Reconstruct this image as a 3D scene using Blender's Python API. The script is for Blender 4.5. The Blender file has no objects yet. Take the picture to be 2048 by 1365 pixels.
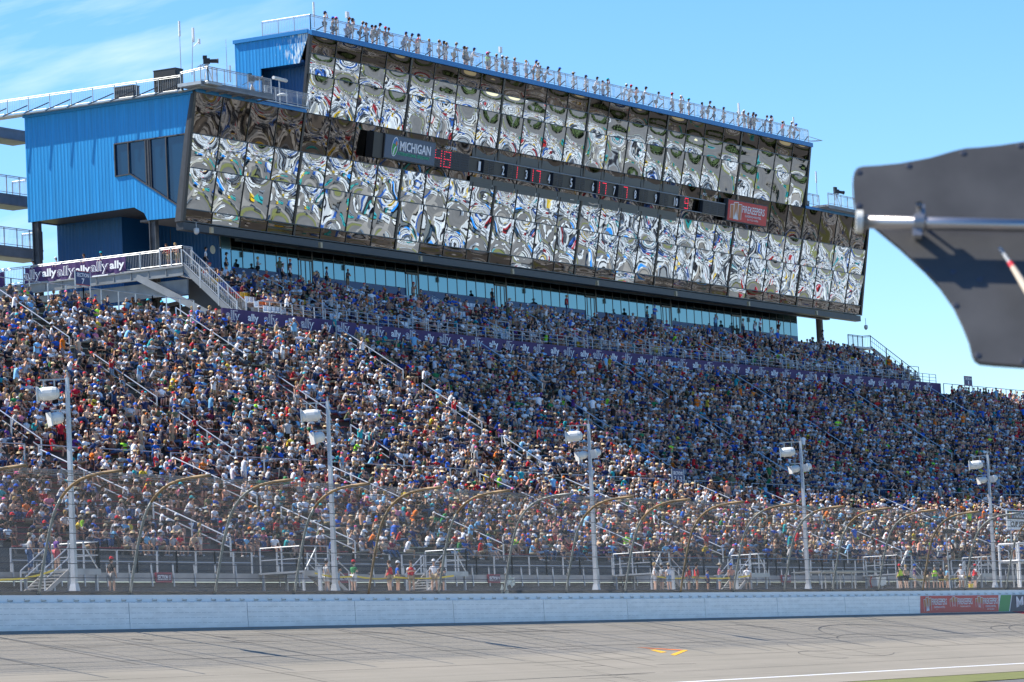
import bpy, math, random
import numpy as np
from mathutils import Vector, Matrix
R0 = random.Random(7)
NR = np.random.default_rng(11)
sc = bpy.context.scene
C = sc.collection
PI = math.pi
rad = math.radians

# ------------------------------------------------------------------ camera, sky, sun, exposure
FPX = 7410.36
CAM = Vector((-140.834, -92.624, -4.564))
YAW, PITCH, ROLL = 1.11925, 0.0899, -0.04712
_f = Vector((math.sin(YAW)*math.cos(PITCH), math.cos(YAW)*math.cos(PITCH), math.sin(PITCH)))
_r = Vector((math.cos(YAW), -math.sin(YAW), 0)); _u = _r.cross(_f)
CR = math.cos(ROLL)*_r + math.sin(ROLL)*_u
CU = -math.sin(ROLL)*_r + math.cos(ROLL)*_u
CF = _f
cd = bpy.data.cameras.new('camera'); cam = bpy.data.objects.new('camera', cd); C.objects.link(cam)
M = Matrix((CR, CU, -CF)).transposed().to_4x4(); M.translation = CAM; cam.matrix_world = M
cd.sensor_width = 36; cd.lens = FPX/2048*36; cd.clip_end = 6000; cd.clip_start = 0.5
cd.dof.use_dof = True; cd.dof.focus_distance = 185; cd.dof.aperture_fstop = 15
sc.camera = cam

SUN_AZ, SUN_EL = rad(-15.0), rad(51.0)
w = bpy.data.worlds.new('World'); sc.world = w; w.use_nodes = True
nt = w.node_tree; nt.nodes.clear()
out = nt.nodes.new('ShaderNodeOutputWorld'); bg = nt.nodes.new('ShaderNodeBackground')
sky = nt.nodes.new('ShaderNodeTexSky'); sky.sky_type = 'NISHITA'; sky.sun_disc = False
sky.sun_elevation = SUN_EL; sky.sun_rotation = SUN_AZ; sky.altitude = 300; sky.air_density = 1.0; sky.dust_density = 0.0; sky.ozone_density = 5.0
hs = nt.nodes.new('ShaderNodeHueSaturation'); hs.inputs['Saturation'].default_value = 1.24; hs.inputs['Hue'].default_value = 0.505; hs.inputs['Value'].default_value = 1.0
# thin streaks of high cloud, laid out by compass direction and height in the sky
def skydir(az, el): return (math.sin(rad(az))*math.cos(rad(el)), math.cos(rad(az))*math.cos(rad(el)), math.sin(rad(el)))
tc = nt.nodes.new('ShaderNodeTexCoord'); nz = nt.nodes.new('ShaderNodeTexNoise'); cx = nt.nodes.new('ShaderNodeCombineXYZ')
nz.inputs['Scale'].default_value = 1.0; nz.inputs['Detail'].default_value = 6; nz.inputs['Roughness'].default_value = 0.55
crp = nt.nodes.new('ShaderNodeValToRGB'); crp.color_ramp.elements[0].position = 0.44; crp.color_ramp.elements[1].position = 0.80
_n = Vector(skydir(58, 10)); _e = Vector((math.cos(rad(58)), -math.sin(rad(58)), 0)); _z = _e.cross(_n)*1.0
_al = (_e*.975+_z*.24).normalized(); _ac = (_z*.975-_e*.24).normalized()
L = nt.links.new
for k_, (vec, sc_) in enumerate(((_al, 14), (_ac, 85))):
    dp = nt.nodes.new('ShaderNodeVectorMath'); dp.operation = 'DOT_PRODUCT'; dp.inputs[1].default_value = vec*sc_
    L(tc.outputs['Generated'], dp.inputs[0]); L(dp.outputs['Value'], cx.inputs[k_])
gr = nt.nodes.new('ShaderNodeVectorMath'); gr.operation = 'DOT_PRODUCT'; gr.inputs[1].default_value = skydir(56.3, 9.6)
gr2 = nt.nodes.new('ShaderNodeMapRange'); gr2.inputs['From Min'].default_value = .9950; gr2.inputs['From Max'].default_value = 0.9994
mu = nt.nodes.new('ShaderNodeMath'); mu.operation = 'MULTIPLY'
mu2 = nt.nodes.new('ShaderNodeMath'); mu2.operation = 'MULTIPLY'; mu2.inputs[1].default_value = .6
mx = nt.nodes.new('ShaderNodeMixRGB'); mx.inputs[2].default_value = (5.2, 5.9, 6.6, 1)
L(cx.outputs[0], nz.inputs[0]); L(nz.outputs[0], crp.inputs[0])
L(tc.outputs['Generated'], gr.inputs[0]); L(gr.outputs['Value'], gr2.inputs['Value'])
L(crp.outputs[0], mu.inputs[0]); L(gr2.outputs[0], mu.inputs[1]); L(mu.outputs[0], mu2.inputs[0])
L(sky.outputs[0], hs.inputs['Color']); L(hs.outputs[0], mx.inputs[1]); L(mu2.outputs[0], mx.inputs[0])
L(mx.outputs[0], bg.inputs['Color']); bg.inputs['Strength'].default_value = 0.105
L(bg.outputs[0], out.inputs[0])
sd = bpy.data.lights.new('sun', 'SUN'); sd.energy = 4.3; sd.angle = rad(0.5); sd.color = (1.0, 0.94, 0.84)
sun = bpy.data.objects.new('sun', sd); C.objects.link(sun)
sdir = Vector((math.sin(SUN_AZ)*math.cos(SUN_EL), math.cos(SUN_AZ)*math.cos(SUN_EL), math.sin(SUN_EL)))
sun.rotation_euler = sdir.to_track_quat('Z', 'Y').to_euler(); sun.location = (0, 60, 120)
sc.view_settings.view_transform = 'Standard'; sc.view_settings.look = 'None'
sc.view_settings.exposure = 1.05; sc.view_settings.gamma = 1.0; sc.view_settings.use_curve_mapping = False
sc.cycles.max_bounces = 6; sc.cycles.diffuse_bounces = 2; sc.cycles.glossy_bounces = 3; sc.cycles.transmission_bounces = 2
sc.cycles.transparent_max_bounces = 10; sc.cycles.caustics_reflective = False; sc.cycles.caustics_refractive = False
sc.cycles.use_denoising = True

# ------------------------------------------------------------------ the two coordinate systems of the place
K = 0.00057                                    # the wall and the stand bend with the tri-oval
def W(s, Y, z):                                # s metres along the wall, Y metres behind it
    a = s*K
    return Vector((math.sin(a)/K + Y*math.sin(a), -(1-math.cos(a))/K + Y*math.cos(a), z))
def fr(s):                                     # local frame: along, away from the track, up
    a = s*K
    return Vector((math.cos(a), -math.sin(a), 0)), Vector((math.sin(a), math.cos(a), 0)), Vector((0, 0, 1))
BTH = -0.07882
BE = Vector((math.cos(BTH), math.sin(BTH), 0)); BV = Vector((-math.sin(BTH), math.cos(BTH), 0))  # along the tower, away from track
B0 = Vector((95.553, 47.892, 36.820)); PW = 3.6915; TILT = 0.15455
def B(u, v, z): return B0 + BE*u + BV*v + Vector((0, 0, z))
GL = 1.01187
def G(u, h, off=0.0):                          # point on the leaning glass: u metres, h metres up the slope, off metres in front
    up = Vector((0, 0, 1)) - BV*TILT; up /= GL
    nn = (BE.cross(up)).normalized()
    if nn.dot(BV) > 0: nn = -nn
    return B0 + BE*u + up*h + nn*off
def ray(x, y):
    d = CR*((x-1024)/FPX) - CU*((y-682.5)/FPX) + CF
    return d.normalized()
def at_Y(x, y, Y):                             # photo pixel -> (s, z) on the curved vertical sheet Y metres behind the wall
    v = ray(x, y); o = CAM + Vector((0, 1/K, 0)); Rr = 1/K+Y
    a = v.x**2+v.y**2; b = 2*(o.x*v.x+o.y*v.y); c = o.x**2+o.y**2-Rr*Rr
    t = (-b+math.sqrt(b*b-4*a*c))/(2*a); P = CAM+v*t
    return math.atan2(P.x, P.y+1/K)/K, P.z
def at_v(x, y, v0):                            # -> (u, z) on the sheet v0 metres behind the tower's front line
    r = ray(x, y); t = (B(0, v0, 0)-CAM).dot(BV)/r.dot(BV); P = CAM+r*t-B0
    return P.dot(BE), P.z
def pix(P):
    q = Vector(P)-CAM; d = q.dot(CF)
    return 1024+FPX*q.dot(CR)/d, 682.5-FPX*q.dot(CU)/d, d

# ------------------------------------------------------------------ materials
def srgb(r, g, b): 
    f = lambda c: (c/255/12.92) if c/255 <= .04045 else ((c/255+.055)/1.055)**2.4
    return (f(r), f(g), f(b))
def mat(name, col, rough=.6, metal=0.0, noise=0.0, nscale=3.0, bump=0.0, bscale=20.0, spec=.5, emit=None):
    m = bpy.data.materials.new(name); m.use_nodes = True; t = m.node_tree; p = t.nodes['Principled BSDF']
    p.inputs['Base Color'].default_value = (*col, 1); p.inputs['Roughness'].default_value = rough; p.inputs['Metallic'].default_value = metal
    p.inputs['Specular IOR Level'].default_value = spec
    if noise > 0:
        tcn = t.nodes.new('ShaderNodeTexCoord'); n = t.nodes.new('ShaderNodeTexNoise'); n.inputs['Scale'].default_value = nscale; n.inputs['Detail'].default_value = 6
        r = t.nodes.new('ShaderNodeMapRange'); r.inputs['From Min'].default_value = .25; r.inputs['From Max'].default_value = .75
        r.inputs['To Min'].default_value = 1-noise; r.inputs['To Max'].default_value = 1+noise*.6
        x = t.nodes.new('ShaderNodeVectorMath'); x.operation = 'SCALE'; x.inputs[0].default_value = col
        t.links.new(tcn.outputs['Object'], n.inputs['Vector']); t.links.new(n.outputs[0], r.inputs['Value']); t.links.new(r.outputs[0], x.inputs['Scale']); t.links.new(x.outputs[0], p.inputs['Base Color'])
    if bump > 0:
        tcb = t.nodes.new('ShaderNodeTexCoord'); n2 = t.nodes.new('ShaderNodeTexNoise'); n2.inputs['Scale'].default_value = bscale; b = t.nodes.new('ShaderNodeBump'); b.inputs['Strength'].default_value = bump
        t.links.new(tcb.outputs['Object'], n2.inputs['Vector']); t.links.new(n2.outputs[0], b.inputs['Height']); t.links.new(b.outputs[0], p.inputs['Normal'])
    if emit:
        p.inputs['Emission Color'].default_value = (*emit[0], 1); p.inputs['Emission Strength'].default_value = emit[1]
    return m
def ocolor(name, rough=.8):                     # takes the object's own colour
    m = bpy.data.materials.new(name); m.use_nodes = True; t = m.node_tree; p = t.nodes['Principled BSDF']
    oi = t.nodes.new('ShaderNodeObjectInfo'); p.inputs['Roughness'].default_value = rough; p.inputs['Specular IOR Level'].default_value = .25
    t.links.new(oi.outputs['Color'], p.inputs['Base Color']); return m
def vcolor(name, rough=.8):
    m = bpy.data.materials.new(name); m.use_nodes = True; t = m.node_tree; p = t.nodes['Principled BSDF']
    a = t.nodes.new('ShaderNodeAttribute'); a.attribute_name = 'Col'; p.inputs['Roughness'].default_value = rough; p.inputs['Specular IOR Level'].default_value = .25
    t.links.new(a.outputs['Color'], p.inputs['Base Color']); return m
GALV = mat('galvanised steel', (.42, .44, .45), .45, .35, .25, 1.5)
GALVL = mat('light galvanised steel', (.46, .48, .50), .45, .3, .2, 1.5)
STEELG = mat('weathered grey steel', (.22, .235, .25), .6, .1, .3, .8)
DARK = mat('dark steel', (.05, .055, .065), .6, 0, .3, 2)
BLACK = mat('black paint', (.018, .018, .02), .5)
CONC = mat('pale concrete', (.40, .385, .36), .85, 0, .3, .7, .15, 6)
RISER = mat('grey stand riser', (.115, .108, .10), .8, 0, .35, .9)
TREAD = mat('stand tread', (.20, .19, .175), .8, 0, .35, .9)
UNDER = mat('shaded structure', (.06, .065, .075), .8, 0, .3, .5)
WHITE = mat('white paint', (.84, .835, .82), .45, 0, .06, .6)
WLET = mat('white lettering', (.85, .85, .87), .6)
RUSTP = mat('rust stained post', (.33, .22, .11), .7, .2, .5, 1.2)
POSTG = mat('grey fence post', (.25, .26, .24), .55, .3, .35, 2)
PURPLE = mat('purple vinyl', (.055, .022, .115), .7, 0, .2, 1.0, .5, .9)
NAVYS = mat('navy sign', (.01, .025, .12), .5)
REDS = mat('red sign', (.60, .02, .025), .5, 0, .15, 2)
YEL = mat('yellow tape', (.75, .55, .02), .5)
CLOTH = ocolor('cloth'); SKIN = ocolor('skin', .6)
CROWDM = vcolor('crowd clothing')

# ------------------------------------------------------------------ mesh building
class MB:
    def __init__(s): s.v = []; s.f = []; s.m = []; s.col = None; s.uv = {}
    def add(s, vs, fs, mi=0):
        o = len(s.v); s.v += [tuple(v) for v in vs]
        for f in fs: s.f.append(tuple(i+o for i in f)); s.m.append(mi)
    def hexa(s, p, mi=0):                      # 8 points: bottom 4 then top 4
        s.add(p, [(3, 2, 1, 0), (4, 5, 6, 7), (0, 1, 5, 4), (1, 2, 6, 5), (2, 3, 7, 6), (3, 0, 4, 7)], mi)
    def box(s, c, ex, ey, ez, mi=0):           # centre and three half-edge vectors
        c = Vector(c); ex, ey, ez = Vector(ex), Vector(ey), Vector(ez)
        s.hexa([c-ex-ey-ez, c+ex-ey-ez, c+ex+ey-ez, c-ex+ey-ez, c-ex-ey+ez, c+ex-ey+ez, c+ex+ey+ez, c-ex+ey+ez], mi)
    def bar(s, a, b, w_, h_=None, mi=0, up=(0, 0, 1)):
        a, b = Vector(a), Vector(b); d = (b-a); l = d.length
        if l < 1e-6: return
        d /= l; h_ = h_ or w_; x = d.cross(Vector(up))
        if x.length < 1e-3: x = d.cross(Vector((1, 0, 0)))
        x.normalize(); y = x.cross(d)
        s.box((a+b)/2, d*(l/2), x*(w_/2), y*(h_/2), mi)
    def tube(s, pts, r, n=6, mi=0, caps=True):
        pts = [Vector(p) for p in pts]; rs = r if isinstance(r, (list, tuple)) else [r]*len(pts)
        o = len(s.v); prev = None
        for i, p in enumerate(pts):
            d = (pts[min(i+1, len(pts)-1)]-pts[max(i-1, 0)]).normalized()
            x = prev if prev is not None else (d.cross(Vector((0, 0, 1))) if abs(d.z) < .95 else d.cross(Vector((1, 0, 0))))
            x = (x - d*x.dot(d)).normalized(); prev = x; y = d.cross(x)
            for k in range(n):
                a = 2*PI*k/n; s.v.append(tuple(p+(x*math.cos(a)+y*math.sin(a))*rs[i]))
        for i in range(len(pts)-1):
            for k in range(n):
                a, b = o+i*n+k, o+i*n+(k+1) % n; s.f.append((a, b, b+n, a+n)); s.m.append(mi)
        if caps:
            s.f.append(tuple(o+k for k in range(n))[::-1]); s.m.append(mi); e = o+(len(pts)-1)*n
            s.f.append(tuple(e+k for k in range(n))); s.m.append(mi)
    def lathe(s, a, axis, prof, n=12, mi=0):   # prof = [(dist along axis, radius)]
        axis = Vector(axis).normalized(); x = axis.cross(Vector((0, 0, 1)))
        if x.length < 1e-3: x = Vector((1, 0, 0))
        x.normalize(); y = axis.cross(x); o = len(s.v); a = Vector(a)
        for (t, r) in prof:
            for k in range(n):
                an = 2*PI*k/n; s.v.append(tuple(a+axis*t+(x*math.cos(an)+y*math.sin(an))*max(r, 1e-4)))
        for i in range(len(prof)-1):
            for k in range(n):
                p, q = o+i*n+k, o+i*n+(k+1) % n; s.f.append((p, q, q+n, p+n)); s.m.append(mi)
    def prism(s, outline, d, mi=0):            # planar outline (3D points) extruded by d
        n = len(outline); d = Vector(d); o = [Vector(p) for p in outline]
        s.add(o+[p+d for p in o], [tuple(range(n))[::-1], tuple(range(n, 2*n))]+[(i, (i+1) % n, n+(i+1) % n, n+i) for i in range(n)], mi)
    def build(s, name, mats, parent=None, smooth=False):
        me = bpy.data.meshes.new(name); me.from_pydata([tuple(v) for v in s.v], [], s.f)
        mats = mats if isinstance(mats, (list, tuple)) else [mats]
        for m in mats: me.materials.append(m)
        if len(mats) > 1: me.polygons.foreach_set('material_index', s.m)
        if smooth: me.polygons.foreach_set('use_smooth', [True]*len(me.polygons))
        me.update(); o = bpy.data.objects.new(name, me); C.objects.link(o)
        if parent: attach(o, parent)
        return o
def attach(o, p):                              # parent, keeping where the mesh stands in the world
    o.parent = p; o.matrix_parent_inverse = p.matrix_world.inverted()
def tag(o, label=None, cat=None, group=None, kind=None):
    if label: o['label'] = label
    if cat: o['category'] = cat
    if group: o['group'] = group
    if kind: o['kind'] = kind
    return o
def thing(name, loc, label, cat, group=None, rz=0):
    o = bpy.data.objects.new(name, None); C.objects.link(o); o.empty_display_size = .3
    o.matrix_world = Matrix.Translation(Vector(loc)) @ Matrix.Rotation(rz, 4, 'Z')
    return tag(o, label, cat, group)
_tc = {}
def text_mesh(txt, size=1.0, sx=1.0, ext=.02, bold=0.0, shear=0.0, space=1.0):
    k = (txt, size, sx, ext, bold, shear, space)
    if k in _tc: return _tc[k]
    cu = bpy.data.curves.new('t', 'FONT'); cu.body = txt; cu.size = size; cu.extrude = ext; cu.align_x = 'CENTER'; cu.align_y = 'CENTER'; cu.offset = bold; cu.shear = shear; cu.resolution_u = 2; cu.space_character = space
    o = bpy.data.objects.new('t', cu); C.objects.link(o); dg = bpy.context.evaluated_depsgraph_get()
    me = o.evaluated_get(dg).to_mesh()
    vs = [(v.co.x*sx, v.co.y, v.co.z) for v in me.vertices]; fs = [tuple(p.vertices) for p in me.polygons]
    o.evaluated_get(dg).to_mesh_clear(); bpy.data.objects.remove(o); bpy.data.curves.remove(cu)
    _tc[k] = (vs, fs); return _tc[k]
def put_text(mb, txt, c, ex, ey, size, sx=1.0, ext=.02, bold=0.0, mi=0, shear=0.0, fit=None, space=1.0):
    vs, fs = text_mesh(txt, size, sx, ext, bold, shear, space); ex = Vector(ex).normalized(); ey = Vector(ey).normalized(); ez = ex.cross(ey); c = Vector(c)
    xs = [v[0] for v in vs]; ys = [v[1] for v in vs]; mxx = (max(xs)+min(xs))/2; mxy = (max(ys)+min(ys))/2
    kx = ky = 1.0
    if fit: kx = fit[0]/max(1e-6, max(xs)-min(xs)); ky = fit[1]/max(1e-6, max(ys)-min(ys))
    mb.add([c+ex*(v[0]-mxx)*kx+ey*(v[1]-mxy)*ky+ez*v[2] for v in vs], fs, mi)
def rail(mb, pts, h=1.07, n_mid=1, post=2.0, r=.03, mi=0, balusters=0, bot=0.12):
    """railing along a floor polyline: top rail, mid rails, posts, optional balusters"""
    pts = [Vector(p) for p in pts]; up = Vector((0, 0, 1))
    mb.tube([p+up*h for p in pts], r, 6, mi)
    for k in range(n_mid):
        z = h*(k+1)/(n_mid+1) if not balusters else (bot if k == 0 else h-.12)
        mb.tube([p+up*z for p in pts], r*.8, 5, mi)
    for a, b in zip(pts[:-1], pts[1:]):
        l = (b-a).length; n = max(1, round(l/post))
        for i in range(n+1):
            p = a.lerp(b, i/n); mb.bar(p-up*.02, p+up*h, r*2.1, r*2.1, mi)
        if balusters:
            nb = int(l/balusters)
            for i in range(1, nb):
                p = a.lerp(b, i/nb); mb.tube([p+up*bot, p+up*(h-.02)], .011, 3, mi, False)

# ------------------------------------------------------------------ ground: track, aprons, infield, land behind
BANK = math.tan(rad(12))
def tz(Y): return -1.56 - (-1.0-Y)*BANK
def strip(mb, s0, s1, Y0, Y1, dz=0.0, zf=None, ds=6.0, mi=0, ny=1):
    n = max(1, int(abs(s1-s0)/ds)); zf = zf or tz
    vs = []
    for i in range(n+1):
        s = s0+(s1-s0)*i/n
        for j in range(ny+1):
            Y = Y0+(Y1-Y0)*j/ny; vs.append(W(s, Y, zf(Y)+dz))
    m = ny+1
    mb.add(vs, [(i*m+j, (i+1)*m+j, (i+1)*m+j+1, i*m+j+1) for i in range(n) for j in range(ny)], mi)

def track_mat():
    m = bpy.data.materials.new('light worn asphalt'); m.use_nodes = True; t = m.node_tree; p = t.nodes['Principled BSDF']; p.inputs['Roughness'].default_value = .85; p.inputs['Specular IOR Level'].default_value = .2
    tcn = t.nodes.new('ShaderNodeTexCoord'); mp1 = t.nodes.new('ShaderNodeMapping'); mp1.inputs['Scale'].default_value = (.05, 1.6, 1.6); n1 = t.nodes.new('ShaderNodeTexNoise'); n1.inputs['Scale'].default_value = 1.0; n1.inputs['Detail'].default_value = 7; n1.inputs['Roughness'].default_value = .65
    n2 = t.nodes.new('ShaderNodeTexNoise'); n2.inputs['Scale'].default_value = 9; n2.inputs['Detail'].default_value = 8; n2.inputs['Roughness'].default_value = .8
    n3 = t.nodes.new('ShaderNodeTexNoise'); n3.inputs['Scale'].default_value = .13; n3.inputs['Detail'].default_value = 3
    r = t.nodes.new('ShaderNodeValToRGB'); r.color_ramp.elements[0].position = .33; r.color_ramp.elements[0].color = (.215, .197, .155, 1); r.color_ramp.elements[1].position = .66; r.color_ramp.elements[1].color = (.325, .288, .232, 1)
    a = t.nodes.new('ShaderNodeMath'); a.operation = 'MULTIPLY_ADD'; a.inputs[1].default_value = .5; b = t.nodes.new('ShaderNodeMath'); b.operation = 'MULTIPLY_ADD'; b.inputs[1].default_value = .3; c = t.nodes.new('ShaderNodeMath'); c.operation = 'MULTIPLY'; c.inputs[1].default_value = .22
    l = t.links.new
    l(tcn.outputs['UV'], mp1.inputs[0]); l(mp1.outputs[0], n1.inputs[0]); l(tcn.outputs['Object'], n2.inputs[0]); l(tcn.outputs['Object'], n3.inputs[0])
    l(n3.outputs[0], c.inputs[0]); l(n2.outputs[0], b.inputs[0]); l(c.outputs[0], b.inputs[2]); l(n1.outputs[0], a.inputs[0]); l(b.outputs[0], a.inputs[2]); l(a.outputs[0], r.inputs[0]); l(r.outputs[0], p.inputs['Base Color'])
    return m
TRACK = track_mat()
mb = MB(); strip(mb, -160, 420, -1.2, -18.6, ds=5, ny=6)
o = mb.build('race_track', TRACK); o['kind'] = 'structure'
uv = o.data.uv_layers.new(name='UVMap')
def sy(P): return math.atan2(P.x, P.y+1/K)/K, math.hypot(P.x, P.y+1/K)-1/K
for lp in o.data.loops:
    s_, y_ = sy(o.data.vertices[lp.vertex_index].co); uv.data[lp.index].uv = (s_, y_)
zap = lambda Y: tz(-18.6) - (-18.6-Y)*.09
mb = MB(); strip(mb, -160, 420, -18.6, -23.0, zf=zap, ds=6); o = mb.build('track_apron', TRACK); o['kind'] = 'structure'
uv = o.data.uv_layers.new(name='UVMap')
for lp in o.data.loops:
    s_, y_ = sy(o.data.vertices[lp.vertex_index].co); uv.data[lp.index].uv = (s_, y_)
GRASS = mat('mown grass', (.15, .16, .035), .9, 0, .45, 1.2, .6, 30)
PATCH = mat('infield pavement', (.13, .125, .115), .9, 0, .35, .05)
IZ = zap(-23.0)
mb = MB(); strip(mb, -160, 420, -23.0, -42, zf=lambda Y: IZ-.02, ds=8); o = mb.build('infield_grass', GRASS); o['kind'] = 'structure'
mb = MB()                                       # everything beyond the apron as one big sheet
mb.add([(-900, -1600, IZ-.05), (2200, -1600, IZ-.05), (2200, 60, IZ-.05), (-900, 60, IZ-.05)], [(0, 1, 2, 3)])
mb.build('infield_ground', PATCH)['kind'] = 'structure'
mb = MB(); strip(mb, -200, 450, .1, 90, zf=lambda Y: .2, ds=10); mb.build('concourse_ground', CONC)['kind'] = 'structure'
mb = MB(); mb.add([(-2000, 60, -1), (3000, 60, -1), (3000, 3500, -1), (-2000, 3500, -1)], [(0, 1, 2, 3)]); mb.build('outer_ground', GRASS)['kind'] = 'structure'
# painted line, joints, tar seams, skid marks
SEAM = mat('tar seam', (.035, .032, .03), .8); RUB = mat('tyre rubber', (.13, .118, .10), .85, 0, .6, 3)
mb = MB(); strip(mb, -160, 420, -18.75, -18.53, dz=.012, ds=6); mb.build('painted_white_line', WHITE)['kind'] = 'structure'
mb = MB()
def mark(mb, pts, wd, dz=.008, mi=0):          # thin ribbon on the track through (s, Y) points
    P = [Vector((s, Y)) for s, Y in pts]
    vs = []
    for i, p in enumerate(P):
        d = (P[min(i+1, len(P)-1)]-P[max(i-1, 0)]).normalized(); n = Vector((-d.y, d.x))*wd/2*(1 if 0 < i < len(P)-1 else .5)
        for q in (p-n, p+n): vs.append(W(q.x, q.y, (tz(q.y) if q.y > -18.6 else zap(q.y))+dz))
    mb.add(vs, [(2*i, 2*i+2, 2*i+3, 2*i+1) for i in range(len(P)-1)], mi)
for Yl in (-5.1, -8.7, -12.4, -16.1):          # long paving joints
    s = -30
    while s < 190:
        l = R0.uniform(14, 40); mark(mb, [(s+l*i/8, Yl+R0.uniform(-.03, .03)) for i in range(9)], R0.uniform(.02, .05)); s += l+R0.choice((0, 0, 1, 4))
for s in (-7.2, -.1, 9.7, 15.1, 23.0, 30.4, 34.8, 37.9, 45.8, 53.6, 58, 66, 71, 79.5, 84, 93, 99, 107, 112, 121, 127, 135, 142, -14, -22):
    y0 = -2.2; y1 = R0.uniform(-9, -18); n = 12; sh = R0.uniform(-.3, .3)
    mark(mb, [(s+sh*i/n+R0.uniform(-.04, .04), y0+(y1-y0)*i/n) for i in range(n+1)], R0.uniform(.05, .09))
for i in range(60):                            # short cracks and scratches
    s = R0.uniform(-15, 150); y = R0.uniform(-17.5, -1.8); l = R0.uniform(1, 7); a = R0.choice((R0.uniform(-.06, .06), R0.uniform(-.05, .05), R0.uniform(-1.65, -1.5)))
    pts = [(s, y)]
    for k in range(6): pts.append((pts[-1][0]+l/6*math.cos(a)+R0.uniform(-.06, .06), max(-18.4, min(-1.7, pts[-1][1]+l/6*math.sin(a)+R0.uniform(-.05, .05)))))
    mark(mb, pts, R0.uniform(.015, .04))
mb.build('track_joints', SEAM)['kind'] = 'structure'
mb = MB()
for (s, y, l) in ((24.5, -3.0, 2.2), (41.5, -3.1, 3.0), (9.5, -3.4, .9), (69.5, -3.6, 3.2), (106, -4.2, 3.0), (121.5, -4.9, 2.6), (2, -3.6, .8)):
    mark(mb, [(s, y), (s+l*.3, y-.12-l*.12), (s+l*.7, y-.25-l*.3), (s+l, y-.3-l*.5)], .26, .010)
for k in range(22):                            # faint long tyre streaks in the groove
    s = R0.uniform(-30, 150); y = R0.uniform(-4.6, -1.9); l = R0.uniform(6, 26); mark(mb, [(s, y), (s+l/2, y-.1), (s+l, y-.05)], .035, .009)
def arc_mark(s, y, r, a0, a1, wd): mark(mb, [(s+r*2.2*math.cos(a0+(a1-a0)*i/14), max(-18.4, y+r*math.sin(a0+(a1-a0)*i/14))) for i in range(15)], wd, .0095)
arc_mark(78, -11, 3.2, -.4, 2.6, .09); arc_mark(84, -9, 4.5, .5, 3.0, .12); arc_mark(66, -12, 2.5, 2.2, 5.5, .05); arc_mark(60, -13.5, 1.2, 0, 5, .07); arc_mark(107, -9.4, 3, .3, 3.1, .08); arc_mark(113, -11, 5, .8, 2.9, .08)
mb.build('tyre_marks', RUB)['kind'] = 'structure'
ORA = mat('orange marking paint', (.85, .20, .03), .6); YEP = mat('yellow marking paint', (.85, .45, .02), .6)
def trk(x, y):                                 # pixel -> (s, Y) on the banked surface
    r = ray(x, y)
    for t in np.arange(60, 400, .05):
        P = CAM+r*float(t); s, Y = sy(P)
        if Y < -1 and P.z <= tz(Y): return s, Y
        if Y > -1.2 and t > 120: break
    return s, Y
mb = MB()
def poly(mb, pxs, dz, mi): mb.add([W(s, Y, tz(Y)+dz) for s, Y in [trk(*p) for p in pxs]], [tuple(range(len(pxs)))], mi)
poly(mb, [(1270, 1295), (1375, 1301), (1372, 1302.5), (1300, 1298)], .012, 0)
poly(mb, [(1299, 1300.5), (1310, 1300), (1334, 1305), (1322, 1306.5)], .014, 1)
poly(mb, [(1341, 1310), (1367, 1300.5), (1376, 1301.5), (1350, 1312)], .013, 1)
mb.build('sprayed_markings', [ORA, YEP])['kind'] = 'structure'
mb = MB(); strip(mb, 121.0, 160, -1.25, -2.6, dz=.012); mb.build('red_painted_strip', mat('red track paint', (.55, .03, .03), .7))['kind'] = 'structure'

# ------------------------------------------------------------------ outer wall with its steel barrier face
wall = thing('barrier_wall', W(60, -.7, -1.6), 'long white steel-faced barrier wall with dashed seams along the edge of the track', 'wall')
def barrier_mat():
    m = bpy.data.materials.new('white steel barrier'); m.use_nodes = True; t = m.node_tree; p = t.nodes['Principled BSDF']; p.inputs['Roughness'].default_value = .4
    u = t.nodes.new('ShaderNodeUVMap'); sp = t.nodes.new('ShaderNodeSeparateXYZ'); l = t.links.new; l(u.outputs[0], sp.inputs[0])
    fz = t.nodes.new('ShaderNodeMath'); fz.operation = 'FRACT'; l(sp.outputs['Y'], fz.inputs[0])
    c1 = t.nodes.new('ShaderNodeMath'); c1.operation = 'LESS_THAN'; c1.inputs[1].default_value = .05; l(fz.outputs[0], c1.inputs[0])
    sc_ = t.nodes.new('ShaderNodeMath'); sc_.operation = 'MULTIPLY'; sc_.inputs[1].default_value = 1.9; l(sp.outputs['X'], sc_.inputs[0])
    fx = t.nodes.new('ShaderNodeMath'); fx.operation = 'FRACT'; l(sc_.outputs[0], fx.inputs[0])
    c2 = t.nodes.new('ShaderNodeMath'); c2.operation = 'LESS_THAN'; c2.inputs[1].default_value = .78; l(fx.outputs[0], c2.inputs[0])
    mm = t.nodes.new('ShaderNodeMath'); mm.operation = 'MULTIPLY'; l(c1.outputs[0], mm.inputs[0]); l(c2.outputs[0], mm.inputs[1])
    n = t.nodes.new('ShaderNodeTexNoise'); n.inputs['Scale'].default_value = .9; n.inputs['Detail'].default_value = 6; l(u.outputs[0], n.inputs[0])
    r = t.nodes.new('ShaderNodeValToRGB'); r.color_ramp.elements[0].position = .3; r.color_ramp.elements[0].color = (.74, .735, .72, 1); r.color_ramp.elements[1].position = .6; r.color_ramp.elements[1].color = (.87, .865, .85, 1); l(n.outputs[0], r.inputs[0])
    x = t.nodes.new('ShaderNodeMixRGB'); x.inputs[2].default_value = (.30, .32, .36, 1); l(r.outputs[0], x.inputs[1]); l(mm.outputs[0], x.inputs[0]); l(x.outputs[0], p.inputs['Base Color'])
    return m
BARR = barrier_mat()
seam0, dsm = 6.15-10.78*3, 10.78
k = 0
s = seam0
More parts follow.
